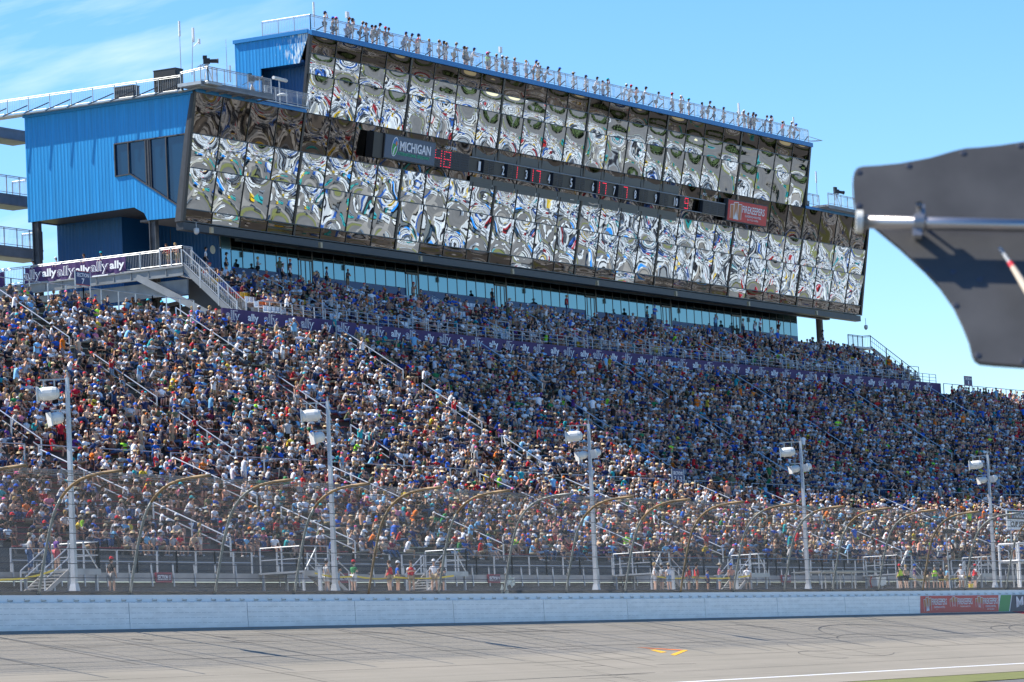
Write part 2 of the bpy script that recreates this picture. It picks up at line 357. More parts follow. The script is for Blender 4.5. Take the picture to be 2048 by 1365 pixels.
while s < 190:
    mb = MB(); s1 = s+dsm-.05; n = 4
    vs = []
    for i in range(n+1):
        ss = s+(s1-s)*i/n
        vs += [W(ss, -1.0, -1.60), W(ss, -.96, -.36), W(ss, -.72, -.34), W(ss, -.72, -1.60)]
    fs = []
    for i in range(n):
        for j in range(3): a = i*4+j; fs.append((a, a+4, a+5, a+1))
    fs += [(0, 1, 2, 3), (n*4+3, n*4+2, n*4+1, n*4)]
    mb.add(vs, fs); o = mb.build('barrier_panel', BARR, wall)
    uvl = o.data.uv_layers.new(name='UVMap')
    for lp in o.data.loops:
        co = o.data.vertices[lp.vertex_index].co; ss, yy = sy(co)
        uvl.data[lp.index].uv = (ss, (co.z+1.60)/.248+.04 if yy < -.9 else .5)
    s += dsm
mb = MB()
n = 60
for (Ya, Yb, za, zb) in ((-.68, -.30, -1.9, 0.0),):
    vs = []
    for i in range(n+1):
        ss = -40+240*i/n; vs += [W(ss, Ya, za), W(ss, Ya, -.0), W(ss, .12, 0.0), W(ss, .12, -.6)]
    mb.add(vs, [(i*4+j, i*4+4+j, i*4+5+j, i*4+1+j) for i in range(n) for j in range(3)])
mb.build('concrete_wall', WHITE, wall)
mb = MB(); s = -10
while s < 150:                                  # strap brackets along the wall top
    t, a, up = fr(s); p = W(s, -.71, -.20)
    mb.box(p, t*.20, a*.02, up*.022); mb.box(p+t*.19-up*.04, t*.018, a*.02, up*.045); mb.box(p-up*.075-t*.02, t*.17, a*.02, up*.008, 1); s += 1.345
mb.build('strap_brackets', [WHITE, STEELG], wall)
# printed wraps at the right end
t0, a0, up0 = fr(115)
mb = MB()
def face(s, h): return W(s, -1.012-(-.04)*(h/1.24), -1.60+h)
def wrap(s0, s1, mi, lean=.25): 
    pts = [face(s0, .02), face(s1, .02), face(s1+lean, 1.22), face(s0+lean, 1.22)]; mb.add(pts, [(0, 1, 2, 3)], mi)
wrap(105.0, 119.3, 0); wrap(119.3, 121.3, 1, .7); wrap(121.3, 150, 2, .7)
REDW = mat('red printed wrap', (.58, .025, .02), .45, 0, .1, 1); GRW = mat('green printed wrap', (.03, .27, .05), .45); DKW = mat('dark printed wrap', (.02, .014, .05), .45); ORW = mat('copper print', (.5, .17, .05), .5)
WRAPW = mat('white print', (.8, .8, .8), .5)
def casino(mb, c, ex, ey, w_, h_, wi, oi):      # three leaning towers with a flame, then the words
    ex = Vector(ex).normalized(); ey = Vector(ey).normalized(); ez = ex.cross(ey); c = Vector(c)
    x0 = -w_/2
    def P(x, y, d=.006): return c+ex*(x0+x*w_)+ey*((y-.5)*h_)+ez*d
    for (xa, xb, yb, yt) in ((.04, .13, .08, .80), (.13, .24, .05, .93), (.24, .33, .08, .86)):
        mb.add([P(xa, yb), P(xb, yb), P(xb+.0, yt), P(xa-.01, yt)], [(0, 1, 2, 3)], oi)
        for (a, b) in (((xa, yb), (xa-.01, yt)), ((xa-.01, yt), (xb, yt+.03)), ((xb, yt+.03), (xb, yb))): mb.bar(P(*a, .012), P(*b, .012), w_*.008, .01, wi, up=ez)
    for k_, (fx, fh) in enumerate(((.14, .28), (.165, .45), (.19, .62), (.215, .40), (.24, .26))):
        mb.add([P(fx-.018, .06, .016), P(fx+.02, .06, .016), P(fx+.012, fh*.6, .016), P(fx, fh, .016)], [(0, 1, 2, 3)], wi)
    put_text(mb, 'FireKeepers'.upper(), P(.65, .66, .014), ex, ey, 1, ext=.004, bold=.012, mi=wi, fit=(w_*.60, h_*.38))
    put_text(mb, 'CASINO•HOTEL', P(.65, .33, .014), ex, ey, 1, ext=.004, bold=.012, mi=wi, fit=(w_*.44, h_*.12))
    put_text(mb, 'BATTLE CREEK', P(.65, .15, .014), ex, ey, 1, ext=.004, mi=wi, fit=(w_*.30, h_*.085))
for s in (107.7, 112.4, 117.1):
    t, a, up = fr(s); eyv = (face(s+.12, 1.2)-face(s-.12+.1, 0)).normalized()
    casino(mb, face(s+.1, .62)-a*.004, t, up, 4.5, 1.16, 4, 3)
t, a, up = fr(126)
put_text(mb, 'MICHIGAN', face(127.6, .62)-a*.02, t, up, 1, ext=.004, bold=.02, mi=4, fit=(9.6, .98))
mb.add([face(121.3, .02)-a*.006, face(121.45, .02)-a*.006, face(122.15, 1.22)-a*.006, face(122.0, 1.22)-a*.006], [(0, 1, 2, 3)], 4)
mb.build('printed_wrap', [REDW, GRW, DKW, ORW, WRAPW], wall)

# ------------------------------------------------------------------ catch fence
RUSTD = mat('brown fence post', (.22, .16, .09), .7, 0, .5, 1.5)
FS = 7.7023; FH = 5.34; FO = 4.66
_FX = [0, .05, .10, .15, .21, .29, .41, .57, .78, 1.0]; _FZ = [0, .19, .37, .53, .68, .80, .90, .965, .995, 1.0]
def fpt(s, q):                                  # q 0..1 along the curved post: steep, then arcing flat over the track
    k = q*9; i = min(8, int(k)); f = k-i
    def cr(A):
        p0, p1, p2, p3 = A[max(0, i-1)], A[i], A[i+1], A[min(9, i+2)]
        return .5*((2*p1)+(-p0+p2)*f+(2*p0-5*p1+4*p2-p3)*f*f+(-p0+3*p1-3*p2+p3)*f**3)
    return W(s, -.05-FO*cr(_FX), FH*cr(_FZ))
fence = thing('catch_fence', W(60, 0, 0), 'tall chain-link catch fence on curved posts leaning over the white barrier', 'fence')
FENCE_S = [FS*i for i in range(-3, 21)]
for i, s in enumerate(FENCE_S):
    if pix(fpt(s, 1))[0] < -200: continue
    mb = MB(); rust = R0.random() < .45 or s < 10
    qs = [j/16 for j in range(17)]
    mb.tube([fpt(s, q) for q in qs[:(10 if rust else 13)]], .070, 8, 3 if i % 5 == 2 else 0); mb.tube([fpt(s, q) for q in qs[(9 if rust else 12):]], .075, 8, 1 if rust or i % 3 else 0)
    t, a, up = fr(s); p = fpt(s, 0)
    mb.box(p-up*.02, t*.2, a*.16, up*.02, 0); 
    for q in (.12, .2, .28, .36, .44, .52): mb.box(fpt(s, q)+a*.1, t*.05, a*.05, up*.06, 2)
    mb.build('fence_post', [POSTG, RUSTP, DARK, RUSTD], fence, smooth=True)
def link_mat():
    m = bpy.data.materials.new('chain link'); m.use_nodes = True; t = m.node_tree; p = t.nodes['Principled BSDF']; p.inputs['Base Color'].default_value = (.36, .35, .33, 1); p.inputs['Roughness'].default_value = .6; p.inputs['Metallic'].default_value = .0
    tr = t.nodes.new('ShaderNodeBsdfTransparent'); mxn = t.nodes.new('ShaderNodeMixShader'); u = t.nodes.new('ShaderNodeUVMap'); sp = t.nodes.new('ShaderNodeSeparateXYZ'); l = t.links.new
    l(u.outputs[0], sp.inputs[0]); fac = None
    for op in ('ADD', 'SUBTRACT'):
        a = t.nodes.new('ShaderNodeMath'); a.operation = op; l(sp.outputs['X'], a.inputs[0]); l(sp.outputs['Y'], a.inputs[1])
        b = t.nodes.new('ShaderNodeMath'); b.operation = 'MULTIPLY'; b.inputs[1].default_value = 1/.11; l(a.outputs[0], b.inputs[0])
        f = t.nodes.new('ShaderNodeMath'); f.operation = 'FRACT'; l(b.outputs[0], f.inputs[0])
        c = t.nodes.new('ShaderNodeMath'); c.operation = 'LESS_THAN'; c.inputs[1].default_value = .125; l(f.outputs[0], c.inputs[0])
        if fac is None: fac = c
        else:
            mm = t.nodes.new('ShaderNodeMath'); mm.operation = 'MAXIMUM'; l(fac.outputs[0], mm.inputs[0]); l(c.outputs[0], mm.inputs[1]); fac = mm
    l(fac.outputs[0], mxn.inputs[0]); l(tr.outputs[0], mxn.inputs[1]); l(p.outputs[0], mxn.inputs[2]); l(mxn.outputs[0], t.nodes['Material Output'].inputs[0])
    return m
LINK = link_mat()
mb = MB(); ns, nq = 80, 14; vs = []; uvs = []
for i in range(ns+1):
    s = -24+184*i/ns; acc = 0; prev = None
    for j in range(nq+1):
        p = fpt(s, j/nq*.86)
        if prev is not None: acc += (p-prev).length
        prev = p; vs.append(p); uvs.append((s, acc))
mb.add(vs, [(i*(nq+1)+j, (i+1)*(nq+1)+j, (i+1)*(nq+1)+j+1, i*(nq+1)+j+1) for i in range(ns) for j in range(nq)])
o = mb.build('chain_link_mesh', LINK, fence, smooth=True); uvl = o.data.uv_layers.new(name='UVMap')
for lp in o.data.loops: uvl.data[lp.index].uv = uvs[lp.vertex_index]
for q in (.03, .09, .16, .24, .33, .42, .52, .62, .72, .80, .84, .87, .90):
    mb = MB(); mb.tube([fpt(-24+184*i/60, q) for i in range(61)], .016, 4); mb.build('cable', DARK if q < .8 else POSTG, fence)

# ------------------------------------------------------------------ light poles
POLE_S = [at_Y(x, y, .75)[0] for x, y in ((134, 757), (655, 808), (1177, 855), (1601, 887), (1975, 912))]+[155]
LAMPW = mat('white lamp housing', (.72, .71, .66), .45, 0, .1, 3)
ordn = ['leftmost', 'second from left', 'third from left', 'fourth from left', 'rightmost']
def lamp_head(mb, c, ax, L_, r):
    ax = Vector(ax).normalized(); mb.lathe(c-ax*L_*.45, ax, [(0, .05), (.02, r*.55), (L_*.12, r*.85), (L_*.3, r), (L_*.78, r*1.0), (L_*.82, r*.92), (L_, r*.86)], 14)
    side = ax.cross(Vector((0, 0, 1))).normalized(); up = side.cross(ax)
    mb.box(c+ax*L_*.58, ax*.03, side*r*1.05, up*r*1.12)
for i, s in enumerate(POLE_S):
    t, a, up = fr(s); base = W(s, .75, .2)
    if pix(base+up*9)[0] > 2100: continue
    th = thing('light_pole', base, 'grey floodlight pole with white lamp housings, '+ordn[min(i, 4)]+' of the five', 'light pole', 'floodlight poles along the fence')
    mb = MB(); H = 9.95
    def sq(z, w_): return [base+t*w_*x+a*w_*y+up*z for x, y in ((-1, -1), (1, -1), (1, 1), (-1, 1))]
    for (z0, w0, z1, w1) in ((0, .20, .4, .135), (.4, .12, H, .07)):
        mb.hexa(sq(z0, w0)+sq(z1, w1))
    mb.tube([base+up*H, base+up*(H+.25)], .03, 5)
    mb.build('pole', GALVL, th)
    ld = (-t*.42+a*.9).normalized()
    mb = MB(); mb.bar(base+up*(H-.06), base+up*(H-.06)+ld*1.3, .06, .06); mb.bar(base+up*(H-.06)+ld*1.1, base+up*(H-.5)+ld*1.1, .05, .05); mb.bar(base+up*(H-.06)+ld*.6, base+up*(H-.5)+ld*.6, .05, .05); mb.build('bracket_arm', GALV, th)
    mb = MB(); lamp_head(mb, base+up*(H-.70)+ld*.82, ld-up*.04, .98, .32); mb.build('lamp_housing', LAMPW, th, smooth=False)
    mb = MB(); mb.bar(base+up*(H-1.5), base+up*(H-1.5)+ld*.8, .06, .06); mb.bar(base+up*(H-1.5)+ld*.45, base+up*(H-1.7)+ld*.45, .05, .05); mb.build('bracket_arm', GALV, th)
    mb = MB(); lamp_head(mb, base+up*(H-1.85)+ld*(.52 if i < 2 else .42), ld-t*.7-up*.25, .66, .29 if i < 2 else .24); mb.build('lamp_housing', LAMPW, th)
    if i >= 2:
        mb = MB(); lamp_head(mb, base+up*(H-1.75)-ld*.42, ld*.3-t*.9-up*.3, .5, .23); mb.build('lamp_housing', LAMPW, th)

# ------------------------------------------------------------------ grandstand
S0, S1 = -10, 262
stand = thing('grandstand', W(100, 10, .2), 'huge packed bleacher grandstand rising behind the catch fence, with maroon and beige bench rows', 'grandstand')
NL, NU, NT = 16, 23, 9
LTR, LRI = .80, .373
def low_row(i): return 8.2+i*LTR, 2.45+i*LRI          # front edge Y, tread z
UTR, URI = .80, .535
def up_row(i): return 22.7+i*UTR, 8.95+i*URI
TTR, TRI = .78, .42
def ter_row(i): return 43.2+i*TTR, 22.35+i*TRI
TS0, TS1 = 91.6, 203.0                               # terrace extent
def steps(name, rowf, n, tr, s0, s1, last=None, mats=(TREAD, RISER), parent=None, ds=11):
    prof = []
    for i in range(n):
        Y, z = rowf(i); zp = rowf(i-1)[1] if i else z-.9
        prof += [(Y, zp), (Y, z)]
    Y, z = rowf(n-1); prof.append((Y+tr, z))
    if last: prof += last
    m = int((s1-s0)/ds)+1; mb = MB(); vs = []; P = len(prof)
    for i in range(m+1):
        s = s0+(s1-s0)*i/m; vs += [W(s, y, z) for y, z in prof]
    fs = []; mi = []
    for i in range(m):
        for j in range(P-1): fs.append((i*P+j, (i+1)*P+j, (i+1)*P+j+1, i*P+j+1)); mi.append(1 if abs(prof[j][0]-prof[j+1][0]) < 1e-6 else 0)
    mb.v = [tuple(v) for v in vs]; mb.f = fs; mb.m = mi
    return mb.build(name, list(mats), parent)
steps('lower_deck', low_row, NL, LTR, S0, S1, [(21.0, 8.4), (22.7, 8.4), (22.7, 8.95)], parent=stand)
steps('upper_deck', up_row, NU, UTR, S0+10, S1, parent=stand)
mb = MB()                                            # front walkway, its concrete edge, dark wall below and behind
strip(mb, S0, S1, 6.0, 8.2, zf=lambda Y: 1.43, ds=10, mi=0)
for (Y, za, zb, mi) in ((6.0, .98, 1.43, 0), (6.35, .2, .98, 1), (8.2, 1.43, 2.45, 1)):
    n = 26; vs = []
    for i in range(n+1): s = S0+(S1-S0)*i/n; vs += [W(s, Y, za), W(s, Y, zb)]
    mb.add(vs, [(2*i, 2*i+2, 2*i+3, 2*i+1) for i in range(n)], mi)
for k_, z in enumerate((.45, .72, 1.72, 2.0, 2.28)):
    Y = 6.33 if z < 1 else 8.17
    mb.tube([W(S0+(S1-S0)*i/30, Y, z) for i in range(31)], .014, 4, 2)
mb.build('front_walkway', [CONC, RISER, DARK], stand)
mb = MB()                                            # back of the stand (seen at the left and against the sky)
for (sa, sb, za, zb) in ((S0, 262, 8, 21.25),):
    n = 20; vs = []
    for i in range(n+1): s = sa+(sb-sa)*i/n; vs += [W(s, 41.35, za), W(s, 41.35, zb)]
    mb.add(vs, [(2*i, 2*i+2, 2*i+3, 2*i+1) for i in range(n)])
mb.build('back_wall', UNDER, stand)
AISLES_U = [34.9+20.5*k for k in range(-1, 11)]
AISLES_L = [10.6, 31.2, 44.6, 62.5, 81.6, 93.6, 114.2, 123.8, 144.5, 165, 185]
AISLES_T = [100+12.6*k for k in range(0, 9)]
def near_aisle(s, A, d): return any(abs(s-x) < d for x in A)
MAROON, BEIGE, OLIVE = (.30, .045, .05), (.44, .41, .30), (.36, .37, .26)
def bench_colour(s, tier, row):
    if tier == 'L':
        if s < 16: return BEIGE
        if s < 31.2: return MAROON if row > 2 else MAROON
        if s < 44.6: return MAROON
        if s < 62.5: return OLIVE if row < 8 else MAROON
        if s < 93.6: return MAROON if row % 8 < 5 else OLIVE
        return OLIVE
    if s < 55: return MAROON
    if s < 76: return OLIVE if row > 8 else MAROON
    if s < 97: return MAROON if row < 14 else OLIVE
    return OLIVE
BENCH = vcolor('painted aluminium bench', .5)
def bench(tier, row, rowf, A, s0, s1):
    Y, z = rowf(row); mb = MB(); cols = []
    cuts = sorted([s0, s1]+[x for x in A if s0 < x < s1]); h = .62
    for a_, b_ in zip(cuts[:-1], cuts[1:]):
        a1 = a_+(h if a_ in A else 0); b1 = b_-(h if b_ in A else 0)
        n = max(1, int((b1-a1)/10)); c = bench_colour((a1+b1)/2, tier, row)
        v = NR.uniform(.8, 1.15)
        for i in range(n):
            p, q = a1+(b1-a1)*i/n, a1+(b1-a1)*(i+1)/n
            for (ya, yb, za, zb) in ((Y+.40, Y+.66, z+.38, z+.43),):
                mb.hexa([W(p, ya, za), W(q, ya, za), W(q, yb, za), W(p, yb, za), W(p, ya, zb), W(q, ya, zb), W(q, yb, zb), W(p, yb, zb)]); cols += [tuple(x*v for x in c)]*8
            for st in (p+.1, (p+q)/2):
                mb.hexa([W(st, Y+.44, z), W(st+.06, Y+.44, z), W(st+.06, Y+.6, z), W(st, Y+.6, z), W(st, Y+.44, z+.38), W(st+.06, Y+.44, z+.38), W(st+.06, Y+.6, z+.38), W(st, Y+.6, z+.38)]); cols += [(.12, .12, .12)]*8
    o = mb.build('bench_row', BENCH, stand)
    ca = o.data.color_attributes.new('Col', 'FLOAT_COLOR', 'POINT'); ca.data.foreach_set('color', np.array([(*c, 1) for c in cols], dtype=np.float32).ravel())
for i in range(NL): bench('L', i, low_row, AISLES_L, -6 if i < 8 else 10, 200)
for i in range(NU): bench('U', i, up_row, AISLES_U, 15, 250)

# railings: front walkway, cross aisle, aisle handrails, top of the stand
fr_gaps = [(5.6, 7.0), (29.3, 31.9), (44.2, 45.6), (72.3, 73.4), (88, 89.3), (112, 113.5), (126, 127.5)]
segs = []; a_ = -8
for g0, g1 in fr_gaps: segs.append((a_, g0)); a_ = g1
segs.append((a_, 170))
SA = 2.05
names_ = ['at the far left below the front row', 'above the SECTION 11 sign', 'left of the yellow-vested officials', 'above the SECTION 9 sign', 'in the middle right of the front walkway', 'right of the grey cage', 'behind the standing group right of the cage', 'at the far right end']
for j, (sa, sb) in enumerate(segs):
    mb = MB(); rail(mb, [W(sa+(sb-sa)*i/6, 6.06, 1.43) for i in range(7)], 1.14, 1, SA, .035)
    for k_ in range(int((sb-sa)/SA)+1):
        s = sa+k_*SA; mb.bar(W(s, 5.93, .75), W(s, 5.98, 1.9), .09, .05)
    tag(mb.build('front_railing', GALVL), 'galvanised pipe railing along the front walkway, '+names_[j], 'railing', 'front walkway railings')
for k_, (sa, sb) in enumerate(zip([12]+[x for x in AISLES_L if x > 20], [x for x in AISLES_L if x > 20]+[205])):
    mb = MB(); rail(mb, [W(sa+.7+(sb-sa-1.4)*i/4, 21.1, 8.4) for i in range(5)], 1.0, 0, 2.6, .034)
    tag(mb.build('cross_aisle_railing', GALVL), 'grey pipe railing at mid height of the grandstand, number %d of the row from the left' % (k_+1) if False else ['grey pipe rail at mid height of the stand, left of the first light pole', 'grey pipe rail at mid height of the stand, right of the first light pole', 'grey mid-height pipe rail left of the second light pole', 'grey mid-height pipe rail just right of the second light pole', 'grey mid-height pipe rail left of the third light pole', 'grey mid-height pipe rail crossing the third light pole', 'grey mid-height pipe rail beside the SECTIONS sign', 'grey mid-height pipe rail crossing the fourth light pole', 'grey mid-height pipe rail between the fourth and fifth poles', 'grey mid-height pipe rail at the right edge', 'grey mid-height pipe rail hidden beyond the right edge'][min(k_, 10)], 'railing', 'cross aisle railings')
RAILM = mat('bright handrail steel', (.62, .64, .66), .35, .4, .1, 2)
def aisle_rail(rowf, r0, r1, s, tr, nm, lab, cat='handrail', grp='aisle handrails'):
    Y0, z0 = rowf(r0); Y1, z1 = rowf(r1); mb = MB(); up = Vector((0, 0, 1)); a, b = W(s, Y0+.3, z0), W(s, Y1+.3, z1)
    mb.tube([a+up*1.02, b+up*1.02], .042, 6); mb.tube([a+up*.52, b+up*.52], .036, 5)
    for q in (0, .5, 1): p = a.lerp(b, q); mb.bar(p, p+up*1.02, .07, .07)
    return tag(mb.build(nm, RAILM), lab, cat, grp)
for ai, s in enumerate(AISLES_U):
    for sj, (r0, r1) in enumerate(((0, 5), (7, 13), (15, 22))):
        P = W(s, *[up_row((r0+r1)//2)[0], up_row((r0+r1)//2)[1]+.8]); x, y, _ = pix(P)
        if not (-40 < x < 2090): continue
        lev = ['lowest', 'middle', 'topmost'][sj]
        aisle_rail(up_row, r0, r1, s, UTR, 'aisle_handrail', '%s sloping handrail of the upper-stand aisle %s' % (lev, ['', 'at the far left edge', 'left of the SECTION 7 sign', 'below the stair beside the purple banner', 'below the blue jersey with number 22', 'below the video board', 'below scoreboard number 5', 'below scoreboard number 10', 'below the red sign on the tower', 'below the right end of the tower', 'below the small section sign at the sky line', ''][min(ai, 11)]))
LN = ['at the left edge', 'between the first and second light poles', 'just left of the second light pole', 'just right of the second light pole', 'halfway between second and third light poles', 'left of the third light pole', 'just right of the third light pole', 'left of the fourth light pole', 'between the fourth and fifth light poles', 'right of the fifth pole', 'beyond']
for ai, s in enumerate(AISLES_L):
    for sj, (r0, r1) in enumerate(((0, 6), (8, 15))):
        x, y, _ = pix(W(s, low_row(r0+3)[0], low_row(r0+3)[1]+.8))
        if not (-40 < x < 2090): continue
        aisle_rail(low_row, r0, r1, s, LTR, 'aisle_handrail', '%s sloping handrail of the lower-stand aisle %s' % (['lower', 'upper'][sj], LN[ai]))
# fence along the top of the stand
mb = MB(); pts = [W(s, 41.2, 21.2) for s in (40, 50, 58, 66, 74, 79)]; rail(mb, pts, 1.3, 0, 1.9, .03)
tag(mb.build('top_fence', GALV), 'low wire fence along the top row at the left under the walkway beam', 'fence')
mb = MB(); rail(mb, [W(s, 41.2, 21.2) for s in (203.5, 213, 222, 232, 245)], 1.05, 0, 2.1, .035)
tag(mb.build('top_fence', GALV), 'thin rail fence along the sky line of the stand at the right', 'fence')

# stair units in front of the stand
STU = [(9.0, -1, 'at the left edge beside the first light pole'), (31.2, 1, 'steps going right, by the second light pole'), (46.8, -1, 'behind the officials in red and yellow vests'), (73.5, 1, 'just right of the third light pole'), (88.2, -1, 'left of the fourth light pole'), (112.5, 1, 'behind the group right of the cage'), (128, -1, 'beside the fifth light pole')]
for k_, (s, dr, where) in enumerate(STU):
    t, a, up = fr(s); b = W(s, 4.6, .2)
    th = thing('access_stair', b, 'galvanised platform and stair to the grandstand, '+where, 'stair', 'front access stairs')
    mb = MB(); mb.box(b+up*1.2, t*1.35, a*1.4, up*.05); mb.box(b+up*1.1-a*1.38, t*1.36, a*.03, up*.13); mb.build('platform', [GALV], th)
    mb = MB()
    for x in (-1.2, 1.2):
        for y in (-1.25, 1.2): mb.bar(b+t*x+a*y, b+t*x+a*y+up*1.15, .12, .12)
    mb.build('support_legs', [GALVL], th)
    x0 = 1.35*dr; run = 2.1
    mb = MB()
    for j in range(7):
        z = 1.25-1.22*(j+1)/8; c = b+t*(x0+dr*run*(j+.5)/7)+up*z; mb.box(c-a*.7, t*.15, a*.6, up*.025)
    for y in (-1.32, -.08): mb.bar(b+t*x0+a*y+up*1.1, b+t*(x0+dr*run)+a*y+up*.05, .05, .22)
    mb.build('steps', [CONC, GALV], th)
    mb = MB()
    for y in (-1.36, -.04):
        p, q = b+t*x0+a*y+up*1.2, b+t*(x0+dr*run)+a*y+up*.15
        for h in (1.05, .55): mb.tube([p+up*h, q+up*h], .03, 6)
        mb.bar(p, p+up*1.05, .06, .06); mb.bar(q-up*.1, q+up*1.05, .06, .06)
    rail(mb, [b-t*1.3*dr-a*1.34+up*1.25, b+t*1.3*dr-a*1.34+up*1.25], 1.3, 1, 1.3, .032)
    rail(mb, [b-t*1.3*dr-a*1.34+up*1.25, b-t*1.3*dr+a*1.3+up*1.25], 1.3, 1, 1.3, .032)
    mb.bar(b-t*1.2*dr-a*1.34+up*1.25, b+t*.1*dr-a*1.34+up*2.5, .05, .05)
    mb.build('handrail', [GALVL], th)

# ------------------------------------------------------------------ banner wall and terrace
banner = thing('banner_wall', W(140, 41.5, 21.2), 'long purple banner wall with white lettering between the grandstand and the terrace', 'banner wall')
mb = MB(); n = 24; vs = []
for i in range(n+1):
    s = 83+(203.5-83)*i/n; vs += [W(s, 41.5, 21.05), W(s, 41.5, 22.28), W(s, 41.62, 22.28), W(s, 41.62, 21.05)]
mb.add(vs, [(i*4+j, i*4+4+j, i*4+5+j, i*4+1+j) for i in range(n) for j in range(3)]+[(0, 1, 2, 3), (n*4+3, n*4+2, n*4+1, n*4)]); mb.build('banner_panel', PURPLE, banner)
OUTL = WLET
mb = MB(); s = 84.3; k_ = 0
def ally(mb, c, t, up, h, outlined, mi=0):
    put_text(mb, 'ally', c, t, up, 1, ext=.008, bold=.022, mi=mi, fit=(h*2.0, h))
while s < 202.5:
    t, a, up = fr(s); big = k_ % 2 == 0
    h = .92 if big else .70
    ally(mb, W(s, 41.48, 21.72), t, up, h, big)
    if big:
        put_text(mb, 'ally', W(s, 41.468, 21.72), t, up, 1, ext=.004, bold=-.018, mi=1, fit=(h*1.94, h*.94))
        for dx, dz_ in ((-.62, -.42), (.1, .44)): mb.bar(W(s+dx, 41.48, 21.72+dz_), W(s+dx+.5, 41.48, 21.72+dz_), .015, .03)
    s += 2.55 if big else 2.3; k_ += 1
mb.build('lettering', [WLET, PURPLE], banner)
terr = thing('suite_terrace', W(145, 47, 22.2), 'raised terrace of coloured stadium seats between the purple banner and the dark windows', 'terrace')
steps('terrace_steps', ter_row, NT, TTR, TS0, TS1, [(54.2, 26.9)], parent=terr, mats=(CONC, mat('terrace riser', (.32, .33, .34), .7, 0, .2, 2)))
mb = MB(); strip(mb, 83.2, TS1, 41.62, 43.2, zf=lambda Y: 22.2, ds=12)
for (sa) in (TS1,):
    for i in range(NT): 
        Y, z = ter_row(i); mb.add([W(sa, Y, 21.0), W(sa, Y+TTR, 21.0), W(sa, Y+TTR, z), W(sa, Y, z)], [(0, 1, 2, 3)], 1)
for i in range(NT):
    Y, z = ter_row(i); mb.add([W(TS0, Y, 22.2), W(TS0, Y+TTR, 22.2), W(TS0, Y+TTR, z), W(TS0, Y, z)], [(0, 3, 2, 1)], 2)
mb.build('terrace_floor', [CONC, GALV, UNDER], terr)
# seat shells
SEATC = [(.72, .74, .76), (.72, .74, .76), (.72, .74, .76), (.50, .06, .04), (.62, .36, .03), (.03, .08, .32), (.55, .14, .04)]
SEATM = vcolor('plastic seat', .35); mb = MB(); cols = []
for i in range(NT):
    Y, z = ter_row(i); s = TS0+.5; c = SEATC[0]; run = 0
    while s < TS1-.5:
        if run <= 0: c = R0.choice(SEATC); run = R0.choice((1, 2, 2, 3))
        if not near_aisle(s, AISLES_T, .6):
            t, a, up = fr(s); p = W(s, Y+.45, z)
            mb.box(p+up*.42, t*.22, a*.20, up*.03); mb.box(p+up*.66+a*.24, t*.22, a*.03, up*.22); cols += [c]*16
        s += .56; run -= 1
o = mb.build('seat_shells', SEATM, terr); o['kind'] = 'stuff'
o.data.color_attributes.new('Col', 'FLOAT_COLOR', 'POINT').data.foreach_set('color', np.array([(*c, 1) for c in cols], dtype=np.float32).ravel())
mb = MB(); rail(mb, [W(s, 41.75, 22.2) for s in (88, 110, 130, 150, 170, 190, 203)], .95, 2, 1.5, .028, 0, 0)
s = 97.5
while s < 200:
    t, a, up = fr(s)
    for h in (.75, 1.55): mb.tube([W(s-1, 41.72, 22.2+h), W(s+1, 41.72, 22.2+h)], .035, 6)
    mb.bar(W(s-1, 41.72, 22.2), W(s-1, 41.72, 23.75), .06); mb.bar(W(s+1, 41.72, 22.2), W(s+1, 41.72, 23.75), .06); s += 12.6
tag(mb.build('terrace_front_railing', GALVL), 'long silver railing on top of the purple banner wall in front of the terrace seats', 'railing')
for ai, s in enumerate(AISLES_T):
    for sj, (r0, r1) in enumerate(((0, 3), (5, 8))):
        aisle_rail(ter_row, r0, r1, s+(0 if sj else 1.1), TTR, 'terrace_handrail', '%s handrail of terrace aisle %s' % (['lower', 'upper'][sj], ['nearest the left end', 'second from the left end', 'third from the left end', 'fourth from the left end', 'in the middle', 'fourth from the right end', 'third from the right end', 'second from the right end', 'nearest the right end'][ai]), 'handrail', 'terrace handrails')

